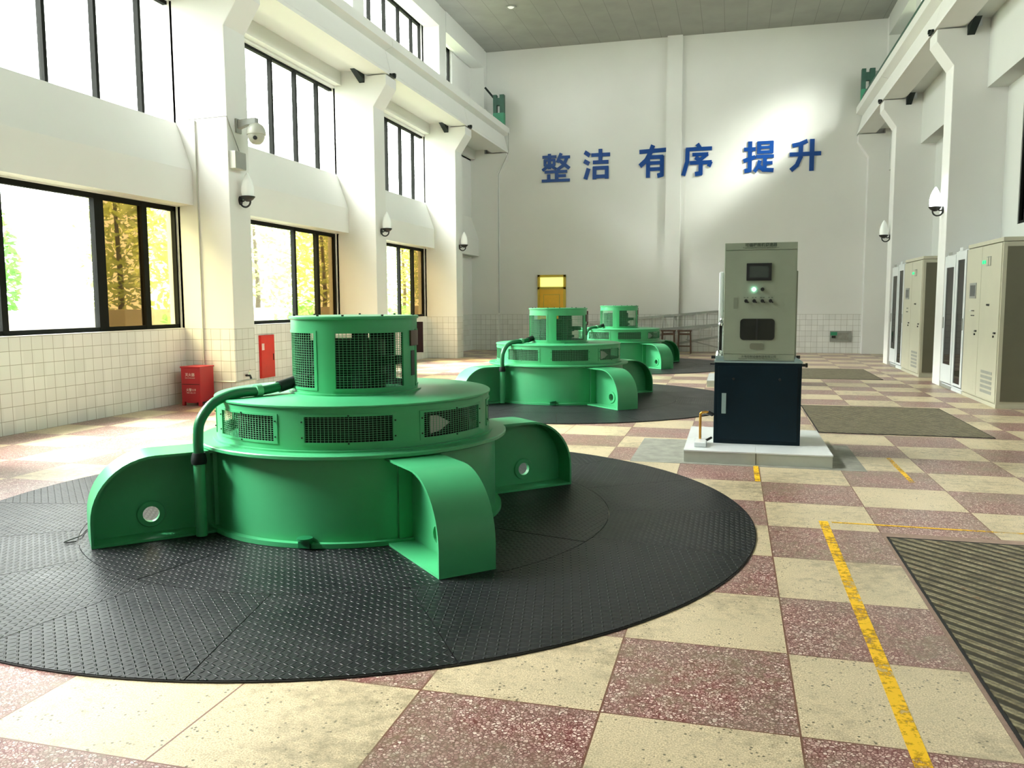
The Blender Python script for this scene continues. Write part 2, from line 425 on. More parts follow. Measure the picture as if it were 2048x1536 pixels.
# left wall
lw = MB()
lw.box(-8.5, -8.25, Y0, F_Y, 0, 1.17)
for (a, b) in COLS: lw.box(-8.5, -8.25, a, b, 1.17, CZ)
lw.box(-8.5, -8.25, Y0, F_Y, 6.07, 7.2); lw.box(-8.5, -8.25, Y0, F_Y, 9.04, CZ); lw.box(-8.5, -8.25, Y0, F_Y, 3.03, 4.28)
lw.box(-8.5, -8.25, COLS[-1][1], F_Y, 1.17, 7.2); lw.box(-8.5, -8.25, 24.12, F_Y, 7.2, 9.04)
lw.box(-8.5, -8.25, Y0, COLS[1][1], 1.17, CZ); lw.box(-8.5, -8.25, Y0, COLS[1][1], 1.17, 6.1); lw.box(-8.5, -8.25, COLS[1][0], COLS[2][0], 1.17, 4.28)  # unseen near bays walled up to keep light off the foreground
for (a, b) in BAYS+[(COLS[-1][1], 25.9)]:
    lw.prism([(-8.25, 3.04), (-8.0, 3.04), (-8.0, 3.56), (-8.25, 4.28)], 'y', a, b)
    lw.box(-8.25, -8.10, a, b, 6.12, 6.40); lw.box(-8.25, -7.5, a, b, 6.40, 6.50)
    lw.prism([(-8.25, 8.98), (-8.12, 8.95), (-7.78, 8.95), (-7.78, CZ), (-8.25, CZ)], 'y', a, b)
struct(lw.build('wall_left', M_WALLT, smooth=0), 'left wall with three rows of windows above a white tile band')
# right wall
rw2 = MB()
for (a, b) in COLS:
    rw2.box(4.53, 4.78, a-.85, b+.85, 2.8, 5.23); rw2.box(4.53, 4.78, a, b, 7.2, 9.04)
rw2.box(4.53, 4.78, Y0, F_Y, 0, 2.8); rw2.box(4.53, 4.78, Y0, F_Y, 5.23, 7.2); rw2.box(4.53, 4.78, Y0, F_Y, 9.04, CZ)
rw2.box(4.53, 4.78, COLS[-1][1]+.85, F_Y, 2.8, 5.23); rw2.box(4.53, 4.78, 24.12, F_Y, 7.2, 9.04); rw2.box(4.53, 4.78, Y0, COLS[1][1], 7.2, 9.04)
for (a, b) in BAYS+[(COLS[-1][1], 25.9)]:
    rw2.box(4.2, 4.53, a, b, 5.23, 6.6); rw2.box(mir(-7.5), 4.53, a, b, 6.40, 6.50)
    rw2.prism([(4.53, 8.98), (4.40, 8.95), (4.06, 8.95), (4.06, CZ), (4.53, CZ)], 'y', a, b)
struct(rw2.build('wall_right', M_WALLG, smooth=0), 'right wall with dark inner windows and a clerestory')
# dark control gallery behind the right wall
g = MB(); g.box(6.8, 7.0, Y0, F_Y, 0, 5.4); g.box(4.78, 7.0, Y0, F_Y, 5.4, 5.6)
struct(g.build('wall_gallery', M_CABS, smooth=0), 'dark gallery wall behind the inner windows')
# columns with corbels
ti = 2
for side in (0, 1):
    for k, (a, b) in enumerate(COLS+[(25.9, F_Y)]):
        pts = [(-8.3, 0), (-7.37, 0), (-7.37, 5.65), (-7.08, 6.08), (-7.08, 6.28), (-7.79, 6.28), (-7.79, CZ), (-8.3, CZ)]
        if side: pts = [(mir(x), z) for x, z in pts]
        o = MB().prism(pts, 'y', a, b).build('trim_%d' % ti, M_WALLT if side == 0 else M_WALL, bevel=.012, smooth=0); ti += 1
        struct(o, 'white concrete column with a corbel carrying the crane beam')
# crane beams, one per bay
cuts = [Y0]+[(a+b)/2 for a, b in COLS]+[F_Y-.02]
for side in (0, 1):
    for k in range(len(cuts)-1):
        if cuts[k+1]-cuts[k] < .3: continue
        pts = [(-7.03, 7.08), (-7.03, 6.90), (-7.20, 6.84), (-7.09, 6.40), (-7.06, 6.36), (-7.06, 6.30), (-7.55, 6.30), (-7.50, 6.84), (-7.66, 6.92), (-7.66, 7.08)]
        if side: pts = [(mir(x), z) for x, z in pts]
        o = MB().prism(pts, 'y', cuts[k]+.006, cuts[k+1]-.006).build('trim_%d' % ti, M_WALL, smooth=20); ti += 1
        struct(o, 'white precast crane beam running along the hall')
        if k < len(cuts)-2:
            y = cuts[k+1]; X = -7.0 if not side else mir(-7.0)
            q = MB(); sg = 1 if not side else -1
            q.box(*sorted((X-.06*sg, X-.02*sg)), y-.13, y+.13, 6.285, 6.33)
            q.box(*sorted((X-.08*sg, X)), y+.02, y+.10, 6.31, 6.37)
            q.build('bearing_clamp', M_DARK, o, smooth=0)
            q = MB(); X2 = -7.56 if not side else mir(-7.56)
            yn = y-.275
            q.prism([(yn-.44, 6.32), (yn, 6.32), (yn, 6.14)], 'x', *sorted((X2, X2-.12*sg)))
            q.build('beam_gap_plate', M_DARK, o, smooth=0)  # dark plate added in place of the dark gap between beam and column
# crane rails
def rail(x, label):
    m = MB(); m.box(x-.06, x+.06, Y0+.1, F_Y-.8, 7.08, 7.095); m.box(x-.012, x+.012, Y0+.1, F_Y-.8, 7.095, 7.17); m.box(x-.03, x+.03, Y0+.1, F_Y-.8, 7.17, 7.20)
    return tag(m.build('crane_rail', M_DGREEN, smooth=0), label, 'rail')
rail(-7.36, 'steel crane rail on top of the left crane beam'); rail(mir(-7.36), 'steel crane rail on top of the right crane beam')
m = MB(); m.box(3.34, 3.37, Y0+.1, 25.3, 7.082, 7.20); m.box(3.34, 3.40, Y0+.1, 25.3, 7.082, 7.09)
tag(m.build('conductor_bar', M_DGREEN, smooth=0), 'dark green conductor bar along the inner edge of the right crane beam', 'bar')

# windows ---------------------------------------------------------------
wi = 1
def window(yr, z0, z1, mulls, x=-8.36, side=0, top=.06, bot=.05, fw_=.035, endf=True, panes=None, label=None, y0=None, wid=None):
    """yr: y of the far end; mulls: y positions of mullions"""
    global wi
    X = x if not side else mir(x)
    t = .035; f = MB()
    f.box(X-t, X+t, y0, yr, z1-top, z1); f.box(X-t, X+t, y0, yr, z0, z0+bot)
    f.box(X-t, X+t, y0, y0+fw_, z0, z1)
    if endf: f.box(X-t, X+t, yr-fw_, yr, z0, z1)
    fr = f.build('window_%d' % wi, M_BLACKMET, smooth=0); wi += 1
    struct(fr, label)
    ys = [y0]+list(mulls)+[yr]
    for mval in mulls:
        ww = (wid or {}).get(mval, .055)
        MB().box(X-t*1.15, X+t*1.15, mval-ww/2, mval+ww/2, z0+.01, z1-.01).build('mullion', M_BLACKMET, fr, smooth=0)
    for i in range(len(ys)-1):
        pm = (panes or {}).get(i, M_GLASS)
        if pm is None: continue
        MB().box(X-.003, X+.003, ys[i]+.02, ys[i+1]-.02, z0+bot*.6, z1-top*.6).build('pane', pm, fr, smooth=0)
    return fr
nm = ['behind the camera', 'beside the camera', 'nearest the camera', 'between the second pair of columns', 'between the third pair of columns']
for i, (a, b) in enumerate(BAYS):
    if i == 0: continue      # unseen bay behind the camera, walled up to darken the foreground
    if i == 1:
        window(b, 4.26, 6.07, [b-.63-.88*k for k in range(5)][::-1], y0=a, endf=False, top=.05, bot=.02, label='tall black framed window in the middle row, bay beside the camera')
        for sd in (0, 1): window(b-.02, 7.2, 9.04, [b-.63-.88*k for k in range(5)][::-1], y0=a, side=sd, top=.07, label='clerestory window of the bay beside the camera, %s side' % ('left', 'right')[sd])
        continue
    # lower row: large sliding windows
    if i == 2 or i < 2:
        ms = [b-3.22, b-1.62, b-.72]; wd = {ms[0]: .09, ms[1]: .17, ms[2]: .11}; ps = {2: M_TINT1, 3: M_TINT2}
    else:
        ms = [b-3.3, b-1.72, b-.80]; wd = {ms[0]: .08, ms[1]: .07, ms[2]: .10}; ps = {2: M_TINT2, 3: M_TINT1}
    window(b, 1.17, 3.03, ms, y0=a, top=.07, bot=.06, wid=wd, panes=ps, label='large black framed sliding window in the lower row, bay %s' % nm[i])
    window(b, 4.26, 6.07, [b-.63-.88*k for k in range(5)][::-1], y0=a, endf=False, top=.05, bot=.02, label='tall black framed window in the middle row, bay %s' % nm[i])
    window(b-.02, 7.2, 9.04, [b-.63-.88*k for k in range(5)][::-1], y0=a, top=.07, label='black framed clerestory window in the top left row, bay %s' % nm[i])
    window(b-.02, 7.2, 9.04, [b-.63-.88*k for k in range(5)][::-1], y0=a, side=1, top=.07, label='black framed clerestory window above the right crane beam, bay %s' % nm[i])
    window(b-.85, 2.8, 5.23, [a+.85+.9, a+.85+1.8, a+.85+2.7] if b-a > 3.6 else [], x=-8.3, y0=a+.85, side=1, panes={k: M_DGLASS for k in range(5)}, label='dark inner window in the right wall, bay %s' % nm[i])
a = COLS[-1][1]
window(24.12, 7.2, 9.04, [a+.9], y0=a, top=.07, fw_=.09, label='narrow clerestory window next to the end wall on the left')
window(24.12, 7.2, 9.04, [a+.9], y0=a, top=.07, fw_=.09, side=1, label='narrow clerestory window next to the end wall on the right')

# door on the end wall
dx0, dx1, dzt = -6.11, -5.19, 2.42
fr = MB(); fr.box(dx0, dx0+.07, F_Y-.06, F_Y-.001, 0, dzt); fr.box(dx1-.07, dx1, F_Y-.06, F_Y-.001, 0, dzt); fr.box(dx0, dx1, F_Y-.06, F_Y-.001, dzt-.07, dzt); fr.box(dx0, dx1, F_Y-.06, F_Y-.001, 1.96, 2.03)
M_YDK = varied('ochre_frame_paint', (.60, .42, .02), .4, .08, 3)
d1 = struct(fr.build('door_1', M_YDK, smooth=0), 'yellow painted door with a lit fanlight in the end wall')
leaf = MB().box(dx0+.07, dx1-.07, F_Y-.045, F_Y-.002, .01, 1.96).build('leaf', M_YELLOW, d1, smooth=0)
q = MB()
for (a, b, c, d) in ((dx0+.19, dx1-.19, 1.78, 1.80), (dx0+.19, dx1-.19, 1.10, 1.12), (dx0+.19, dx0+.21, 1.10, 1.8), (dx1-.21, dx1-.19, 1.10, 1.8), (dx0+.19, dx1-.19, .92, .94), (dx0+.19, dx1-.19, .2, .22), (dx0+.19, dx0+.21, .2, .94), (dx1-.21, dx1-.19, .2, .94)):
    q.box(a, b, F_Y-.055, F_Y-.045, c, d)
q.build('panel_moulding', M_YDK, leaf, smooth=0)
M_FAN = mat('lit_fanlight_glass', (.8, .8, .2), .3, emit=(.95, 1.0, .22), estr=1.0)
M_FANG = mat('green_seen_through_fanlight', (.4, .7, .2), .3, emit=(.45, .85, .25), estr=.9)
MB().box(dx0+.09, dx1-.09, F_Y-.035, F_Y-.02, 2.05, 2.33).build('fanlight', M_FAN, d1, smooth=0)
MB().tube([(dx1-.14, F_Y-.045, 1.0), (dx1-.14, F_Y-.10, 1.0), (dx1-.24, F_Y-.10, 1.0)], .012).build('door_handle', M_CHROME, leaf)

# ceiling downlight
t = thing('ceiling_downlight', 'small round recessed downlight in the grey ceiling above the left crane beam', 'light', (-5.97, 22.42, CZ))
MB().ring(.10, .145, -.03, 0, 32).build('trim_ring', M_GREYMET, t); MB().lathe([(.10, -.012), (.06, -.045), (.01, -.055)], seg=24).build('lens', mat('downlight_lens', (.9, .9, .85), .2, emit=(1, 1, .95), estr=.35), t)

# ------------------------------------------------------------------ generators
def make_generator():
    g = thing('generator', '', 'generator', (0, 0, 0), 0, 'three green generators in a row down the hall')
    ms = M_GREEN
    # barrel
    MB().lathe([(1.03, .02), (1.03, .575)], seg=96).build('housing', ms, g)
    MB().ring(1.025, 1.075, .015, .045, 96).build('base_ring', ms, g)
    MB().lathe([(1.105, .578), (1.112, .584), (1.112, .602), (1.105, .608)], seg=96).build('ledge_plate', ms, g)
    # vent drum
    dr = MB(); vc = [-67.3+45*k for k in range(8)]; hw = 16.2
    dr.ring(.972, .985, .607, .668, 96); dr.ring(.972, .985, .834, .886, 96)
    for k in range(8): dr.sector(.972, .985, .666, .836, vc[k]+hw, vc[k]+45-hw, 8)
    dr = dr.build('vent_drum', ms, g)
    MB().ring(.98, 1.012, .607, .620, 96).build('drum_flange', ms, g)
    tp = MB(); tp.lathe([(.99, .886), (.996, .890), (.996, .900), (.988, .905)], seg=96).build('top_plate', ms, g)
    for k in range(8):
        c = vc[k]; fr = MB()
        fr.sector(.984, .990, .655, .670, c-hw-1.6, c+hw+1.6, 16); fr.sector(.984, .990, .832, .847, c-hw-1.6, c+hw+1.6, 16)
        fr.sector(.984, .990, .655, .847, c-hw-1.8, c-hw, 2); fr.sector(.984, .990, .655, .847, c+hw, c+hw+1.8, 2)
        fr = fr.build('vent_frame', ms, g)
        w_ = MB()
        for i in range(1, 12):
            z = .668+i*.0139; w_.sector(.9765, .9795, z-.0011, z+.0011, c-hw, c+hw, 12)
        for i in range(1, 22):
            a = c-hw+2*hw*i/22; w_.sector(.9795, .9825, .668, .834, a-.07, a+.07, 1)
        w_.build('grille', M_GREEN2, fr, smooth=0)
        for a, z in ((c-hw-.9, .70), (c-hw-.9, .80), (c, .6625), (c, .8395), (c+hw+.9, .70), (c+hw+.9, .80)):
            x, y = .992*math.cos(R(a)), .992*math.sin(R(a))
            MB().box(x-.004, x+.004, y-.004, y+.004, z-.004, z+.004).build('screw', M_DARK, fr, smooth=0)
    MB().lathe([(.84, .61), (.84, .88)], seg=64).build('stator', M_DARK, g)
    # pale plate added to stand for the bright patch in the right hand vent
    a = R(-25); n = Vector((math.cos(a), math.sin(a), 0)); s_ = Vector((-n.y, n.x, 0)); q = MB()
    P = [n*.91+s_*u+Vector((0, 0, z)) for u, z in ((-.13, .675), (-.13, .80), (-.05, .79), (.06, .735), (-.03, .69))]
    q.rings([[p for p in P], [p-n*.01 for p in P]]); q.build('bright_patch_plate', M_ALU, g, smooth=0)
    # arms
    for k in range(4):
        ang = R(45+90*k); L0, L1, zt, rc = .98, 1.81, .572, .40
        prof = [(L0, zt), (L1-rc, zt)]+[(L1-rc+rc*math.sin(t_), zt-rc+rc*math.cos(t_)) for t_ in [PI/2*i/12 for i in range(1, 13)]]+[(L1, .014)]
        inner = [(s-.0, z) for s, z in prof]
        th = .016
        fl = MB(); outer = prof
        inn = [(L0, zt-th), (L1-rc, zt-th)]+[(L1-rc+(rc-th)*math.sin(t_), zt-rc+(rc-th)*math.cos(t_)) for t_ in [PI/2*i/12 for i in range(1, 13)]]+[(L1-th, .014)]
        rs = [[(o_[0], -.18, o_[1]), (o_[0], .18, o_[1]), (i_[0], .18, i_[1]), (i_[0], -.18, i_[1])] for o_, i_ in zip(outer, inn)]
        fl.rings(rs)
        arm = fl.build('arm', ms, g, loc=(0, 0, 0), rotz=ang, smooth=30)
        # web with a round hole
        hc, hr = (1.44, .155), .052; N = 40; outl = []
        full = inn+[(L0, .014)]
        import bisect
        # radial projection of the outline around the hole
        def hit(t_):
            d = (math.cos(t_), math.sin(t_)); best = None
            for i in range(len(full)):
                p, q_ = full[i], full[(i+1) % len(full)]
                ex, ez = q_[0]-p[0], q_[1]-p[1]; det = d[0]*(-ez)+d[1]*ex
                if abs(det) < 1e-9: continue
                rx, rz = p[0]-hc[0], p[1]-hc[1]
                tt = (rx*(-ez)+rz*ex)/det; uu = (d[0]*rz-d[1]*rx)/det
                if tt > 0 and -1e-6 <= uu <= 1+1e-6 and (best is None or tt < best): best = tt
            return (hc[0]+d[0]*best, hc[1]+d[1]*best)
        angs = sorted([2*PI*i/N for i in range(N)]+[math.atan2(z-hc[1], s-hc[0]) % (2*PI) for s, z in full])
        wb_ = MB(); A = [hit(t_) for t_ in angs]; B = [(hc[0]+hr*math.cos(t_), hc[1]+hr*math.sin(t_)) for t_ in angs]
        n = len(angs)
        vs = [(s, -.008, z) for s, z in A]+[(s, -.008, z) for s, z in B]+[(s, .008, z) for s, z in A]+[(s, .008, z) for s, z in B]; fs = []
        for i in range(n):
            j = (i+1) % n; fs += [(i, j, n+j, n+i), (2*n+i, 3*n+i, 3*n+j, 2*n+j), (n+i, n+j, 3*n+j, 3*n+i)]
        wb_.add(vs, fs); wb_.build('web', ms, arm, smooth=30)
        # ring around the hole, on both faces
        q = MB()
        for sgn in (-1, 1):
            rs = []
            for i in range(33):
                t_ = 2*PI*i/32; cs, sn = math.cos(t_), math.sin(t_)
                rs.append([(hc[0]+r*cs, sgn*yy, hc[1]+r*sn) for r, yy in ((.052, .008), (.052, .020), (.084, .020), (.090, .008))])
            q.rings(rs, True, False)
        q.build('eye_ring', ms, arm)
        MB().box(L0+.02, L1-th, -.18, .18, .014, .030).build('foot_plate', ms, arm, smooth=0)
        MB().box(L0-.02, L0+.07, -.10, .10, .04, .565).build('stiffener', ms, arm, smooth=0)
    # exciter drum
    e = MB(); cs_ = [(-49.5, 32), (-133.5, 31.5), (40.5, 32), (133, 32)]
    e.ring(.446, .457, .905, .955, 64); e.ring(.446, .457, 1.335, 1.432, 64)
    ed = sorted([(c-h, c+h) for c, h in cs_])
    for i in range(4):
        a0 = ed[i][1]; a1 = ed[(i+1) % 4][0]+(360 if i == 3 else 0); e.sector(.446, .457, .953, 1.337, a0, a1, 8)
    e = e.build('exciter_drum', ms, g)
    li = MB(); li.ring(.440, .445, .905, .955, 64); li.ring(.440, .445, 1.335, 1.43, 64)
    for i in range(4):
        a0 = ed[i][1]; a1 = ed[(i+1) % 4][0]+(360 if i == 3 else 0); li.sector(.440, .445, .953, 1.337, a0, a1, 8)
    li.build('drum_shade_liner', M_DARK, e)  # dark liner added so the drum inside looks shaded
    MB().lathe([(.466, 1.430), (.470, 1.434), (.470, 1.446), (.464, 1.452)], seg=72).build('lid', ms, g)
    MB().ring(.452, .482, .905, .918, 64).build('drum_foot', ms, g)
    for a in (-150, -100, -75, -38, 20, 70, 110, 160):
        MB().cyl((.43*math.cos(R(a)), .43*math.sin(R(a))), .009, 1.452, 1.462, 8).build('lid_bolt', M_DARK, g)
    for c, h in cs_:
        fr = MB(); r0, r1 = .456, .461
        fr.sector(r0, r1, .938, .955, c-h-3, c+h+3, 16); fr.sector(r0, r1, 1.335, 1.352, c-h-3, c+h+3, 16)
        fr.sector(r0, r1, .938, 1.352, c-h-3, c-h, 2); fr.sector(r0, r1, .938, 1.352, c+h, c+h+3, 2)
        fr = fr.build('window_frame', ms, e)
        w_ = MB()
        for i in range(1, 23):
            z = .955+i*.0166; w_.sector(.4485, .4505, z-.0011, z+.0011, c-h, c+h, 14)
        for i in range(1, 19):
            a = c-h+2*h*i/19; w_.sector(.4505, .453, .955, 1.335, a-.13, a+.13, 1)
        w_.build('mesh_screen', M_GREEN2, e, smooth=0)
    q = MB().lathe([(.25, .905), (.25, .98), (.29, .985), (.29, 1.02), (.25, 1.025), (.25, 1.08), (.29, 1.085), (.29, 1.12), (.25, 1.125), (.25, 1.275)], (-.03, .0), 32)
    q.build('slip_ring_stack', M_DARK, g)
    for bx in ((.12, .20, -.30, -.20, .91, 1.43), (.22, .36, -.06, .06, 1.10, 1.16), (-.36, -.26, -.16, -.04, .91, 1.27)):
        MB().box(*bx).build('brush_holder', M_DARK, g, smooth=0)
    # right side fittings
    def onr(a, r, wd, z0, z1, th, name, m_):
        return MB().sector(r, r+th, z0, z1, a-wd, a+wd, 4).build(name, m_, e)
    onr(-1, .457, 3.6, 1.02, 1.20, .004, 'slot_cover', M_BLACK)
    onr(2, .457, 9, 1.235, 1.345, .014, 'name_plate', mat('brown_plate', (.10, .05, .035), .35))
    onr(31, .457, 2, 1.17, 1.40, .05, 'side_bracket', mat('dark_red_bracket', (.09, .02, .02), .45))
    # hose, clamp, collar, conduit
    hp = [(-.34, -.25, .985), (-.38, -.33, .965), (-.42, -.44, .948), (-.46, -.56, .940), (-.52, -.68, .940), (-.57, -.78, .925), (-.62, -.88, .878), (-.655, -.96, .775), (-.66, -.98, .66), (-.66, -.98, .575)]
    hs = MB().tube(hp, .033, 14, 8).build('hose', M_HOSE, g)
    MB().tube([(-.34, -.25, .985), (-.405, -.40, .953)], .042, 14).build('hose_sleeve', M_BLACK, hs)
    MB().box(-.335, -.24, -.30, -.22, .93, 1.03).build('gland_box', M_BLACK, g, smooth=0)
    MB().tube([(-.455, -.55, .942), (-.475, -.59, .942)], .044, 14).build('hose_clamp', M_GREEN2, hs)
    MB().lathe([(.046, .50), (.050, .52), (.046, .55), (.040, .572)], (-.66, -.98), 20).build('conduit_collar', M_DARK, g)
    MB().cyl((-.66, -.98), .037, .02, .51, 20).build('conduit', ms, g)
    q = MB(); q.cyl((.14, -1.065), .05, .07, .085, 16); q.box(.10, .18, -1.08, -1.04, .02, .07); q.build('drain_fitting', M_HOSE, g)
    return g
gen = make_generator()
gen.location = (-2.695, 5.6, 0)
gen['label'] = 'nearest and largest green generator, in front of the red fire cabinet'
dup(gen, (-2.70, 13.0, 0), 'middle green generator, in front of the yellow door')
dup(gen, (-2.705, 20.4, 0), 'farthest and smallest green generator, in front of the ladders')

# floor covers round the generators
def make_cover():
    g = thing('pit_cover', '', 'floor cover', (0, 0, 0), 0, 'round black tread plate covers under the generators')
    seams = [-11.25-22.5*k for k in range(16)]
    seams.remove(-33.75); seams = sorted(seams)
    for i in range(len(seams)):
        a0 = seams[i]; a1 = seams[(i+1) % len(seams)]+(360 if i == len(seams)-1 else 0)
        mid = (a0+a1)/2; h = (a1-a0)/2-.06
        MB().sector(1.877, 2.87, .001, .012, -h, h, 14).build('cover_plate', M_PLATE, g, smooth=0, rotz=R(mid+ (17 if i % 2 else -9)) if False else R(mid))
    for k in range(4):
        MB().sector(.9, 1.873, .001, .0125, -44.85, 44.85, 24).build('inner_plate', M_PLATE, g, smooth=0, rotz=R(-15+45+90*k))
    MB().ring(2.868, 2.876, .0005, .008, 128).build('rim', M_PLATE_DK, g)
    return g
cv = make_cover(); cv.location = (-2.695, 5.6, 0); cv['label'] = 'large round black tread plate cover around the nearest generator'
# the small wire lying at the seam by the left foot stays with the nearest cover only
dup(cv, (-2.70, 13.0, 0), 'round black tread plate cover around the middle generator')
dup(cv, (-2.705, 20.4, 0), 'round black tread plate cover around the farthest generator')
tag(MB().tube([(-4.06, 4.30, .019), (-4.12, 4.26, .021), (-4.12, 4.40, .025), (-4.20, 4.55, .02), (-4.10, 4.62, .05)], .0035, 6, 6).build('wire', M_BLACK), 'thin black wire loop on the tread plate by the left foot', 'wire')

# ribbed pit hatches on the right
for k, (y0, y1, lb) in enumerate(((2.2, 5.72, 'nearest brown ribbed steel hatch at the right picture edge'), (10.24, 12.9, 'brown ribbed steel hatch behind and right of the near governor cabinet'), (17.43, 20.04, 'farthest brown ribbed steel hatch near the end wall'))):
    t = thing('pit_hatch', lb, 'floor hatch', (1.94, (y0+y1)/2, 0), 0, 'ribbed steel hatches let into the floor')
    hx, hy = .935, (y1-y0)/2
    MB().box(-hx+.012, hx-.012, -hy+.012, hy-.012, .0005, .007).build('hatch_plate', M_GRATE, t, smooth=0)
    q = MB(); q.box(-hx-.002, -hx+.010, -hy-.012, hy+.012, .0005, .006); q.box(hx-.010, hx+.002, -hy-.012, hy+.012, .0005, .006); q.box(-hx, hx, -hy-.012, -hy+.012, .0005, .006); q.box(-hx, hx, hy-.012, hy+.012, .0005, .006)
    q.build('hatch_rim', M_PLATE_DK, t, smooth=0)

# pinkish grey screed strip between the nearest hatch and the floor tiles
q = MB(); q.box(.984, 1.002, 2.2, 5.734, .0003, .0006); q.box(.984, 2.87, 5.734, 5.85, .0003, .0006)
tag(q.build('screed_strip', varied('pinkish_screed', (.30, .20, .155), .5, .2, 20), smooth=0), 'narrow pinkish grey screed strip along two edges of the nearest hatch', 'floor strip')
# painted marks
def mark(x0, x1, y0, y1, lb):
    tag(MB().box(x0, x1, y0, y1, .0004, .0022).build('painted_line', M_PAINT, smooth=0), lb, 'marking')
mark(.615, .675, 1.9, 6.06, 'broad worn yellow line running away from the camera beside the near hatch')
mark(.70, 2.9, 6.03, 6.055, 'thin faint yellow line across the floor behind the near hatch')
mark(.215, .26, 7.30, 7.99, 'short orange yellow dash in front of the white plinth')
mark(1.49, 1.53, 7.55, 8.7, 'faint yellow dash right of the white plinth')

# ------------------------------------------------------------------ governor cabinets
def make_gov():
    g = thing('governor_cabinet', '', 'control cabinet', (0, 0, 0), 0, 'turbine governor cabinets on white plinths')
    Y = 8.5
    b = MB().box(-.165, .665, Y, Y+.62, .12, .935).build('lower_cabinet', M_GOVD, g, bevel=.006, smooth=0)
    MB().box(-.13, .63, Y-.012, Y, .16, .90).build('door', M_GOVD, b, bevel=.003, smooth=0)
    h = MB(); h.box(-.090, -.047, Y-.022, Y-.012, .425, .63); h = h.build('door_handle', M_LTEAL, b, bevel=.002, smooth=0)
    MB().box(-.078, -.059, Y-.030, Y-.022, .46, .60).build('handle_grip', M_GREYMET, h, smooth=0) if False else None
    for x in (.02, .46): MB().tube([(x, Y-.012, .775), (x, Y-.03, .775)], .012).build('door_knob', M_BLACK, b)
    MB().box(-.170, .672, Y-.006, Y+.625, .935, .952).build('cabinet_top', M_LTEAL, b, smooth=0)
    MB().box(-.16, -.07, Y+.02, Y+.5, .952, 1.0).build('left_top_block', M_LTEAL, b, bevel=.004, smooth=0)
    MB().lathe([(.035, 1.0), (.033, 1.03), (.022, 1.05), (.006, 1.058)], (-.125, Y+.08), 20).build('chrome_cap', M_CHROME, b)
    MB().prism([(.59, .952), (.67, .952), (.60, 1.0)], 'y', Y+.02, Y+.45).build('right_top_wedge', M_LTEAL, b, smooth=0)
    q = MB(); q.tube([(.665, Y+.06, .915), (.70, Y+.06, .915)], .014); q.tube([(.70, Y+.06, .915), (.72, Y+.06, .915)], .022); q.build('side_knob', M_BLACK, b)
    q = MB(); q.tube([(-.165, Y+.06, .915), (-.21, Y+.06, .915)], .011); q.tube([(-.14, Y+.05, .985), (-.20, Y+.05, .985)], .016); q.build('side_valve', M_BLACK, b)
    q = MB(); q.tube([(.63, Y+.06, .98), (.63, Y+.06, 1.01)], .02); q.build('top_knob', M_BLACK, b)
    Yu = Y+.03
    u = MB().box(-.088, .595, Yu, Yu+.42, .955, 2.115).build('upper_cabinet', M_GOVU, g, bevel=.004, smooth=0)
    MB().box(-.086, .593, Yu-.010, Yu, 2.045, 2.113).build('title_band', M_GOVU, u, bevel=.002, smooth=0)
    MB().box(-.086, .593, Yu-.010, Yu, .957, 1.018).build('maker_band', M_GOVU, u, bevel=.002, smooth=0)
    dr = MB().box(-.086, .593, Yu-.008, Yu, 1.022, 2.040).build('front_panel', M_GOVU, u, bevel=.002, smooth=0)
    YF = Yu-.009
    sc_ = MB().box(.122, .358, YF-.012, YF, 1.745, 1.915).build('touch_screen', M_BLACK, u, bevel=.003, smooth=0)
    MB().box(.150, .330, YF-.014, YF-.012, 1.775, 1.885).build('screen_glass', mat('screen_grey', (.05, .062, .055), .25), sc_, smooth=0)
    MB().tube([(.196, YF, 1.660), (.196, YF-.015, 1.660)], .019, 16).build('lit_button', M_LEDW, u)
    MB().tube([(.276, YF, 1.660), (.276, YF-.018, 1.660)], .018, 16).build('button', M_BLACK, u)
    for x in (.123, .200, .277, .354):
        q = MB(); q.tube([(x, YF, 1.547), (x, YF-.02, 1.547)], .017, 16); q.bar((x-.012, YF-.026, 1.556), (x+.024, YF-.026, 1.530), .012, .012); q.build('selector_knob', M_BLACK, u)
    q = MB()
    for x in (.123, .200, .277, .354): q.box(x-.022, x-.006, YF-.0015, YF, 1.578, 1.583); q.box(x+.006, x+.022, YF-.0015, YF, 1.578, 1.583)
    q.build('knob_marking', M_DTEXT, u, smooth=0)
    q = MB(); q.box(.005, .042, YF-.002, YF, 1.470, 1.580); q.build('instruction_label', mat('faint_label', (.20, .23, .17), .6), u, smooth=0)
    # rounded inspection window and vent
    def rr(x0, x1, z0, z1, r):
        P = []
        for cx, cz, a0 in ((x1-r, z1-r, 0), (x0+r, z1-r, 90), (x0+r, z0+r, 180), (x1-r, z0+r, 270)):
            for i in range(7): a = R(a0+15*i); P.append((cx+r*math.cos(a), cz+r*math.sin(a)))
        return P
    MB().prism(rr(.072, .400, 1.162, 1.372, .035), 'y', YF-.006, YF+.001).build('inspection_window', mat('dark_window', (.018, .020, .016), .15), u, smooth=30)
    MB().box(.222, .240, YF-.0075, YF-.006, 1.165, 1.369).build('window_bar', M_BLACK, u, smooth=0)
    MB().prism(rr(.168, .300, 1.070, 1.130, .02), 'y', YF-.004, YF).build('vent_plate', mat('grey_vent', (.16, .17, .12), .5), u, smooth=30)
    text_obj('可编程微机调速器', .03, M_DTEXT, 'title_lettering', u, facing_y(.254, Yu-.0115, 2.093), .0006, .0004, (.30, None))
    text_obj('Programmable Microcomputer Speed Governor', .012, M_DTEXT, 'title_small_lettering', u, facing_y(.254, Yu-.0115, 2.064), 0.0, .0004, (.34, None))
    text_obj('水电控制设备制造有限公司', .02, M_DTEXT, 'maker_lettering', u, facing_y(.254, Yu-.0115, .998), 0, .0004, (.33, None))
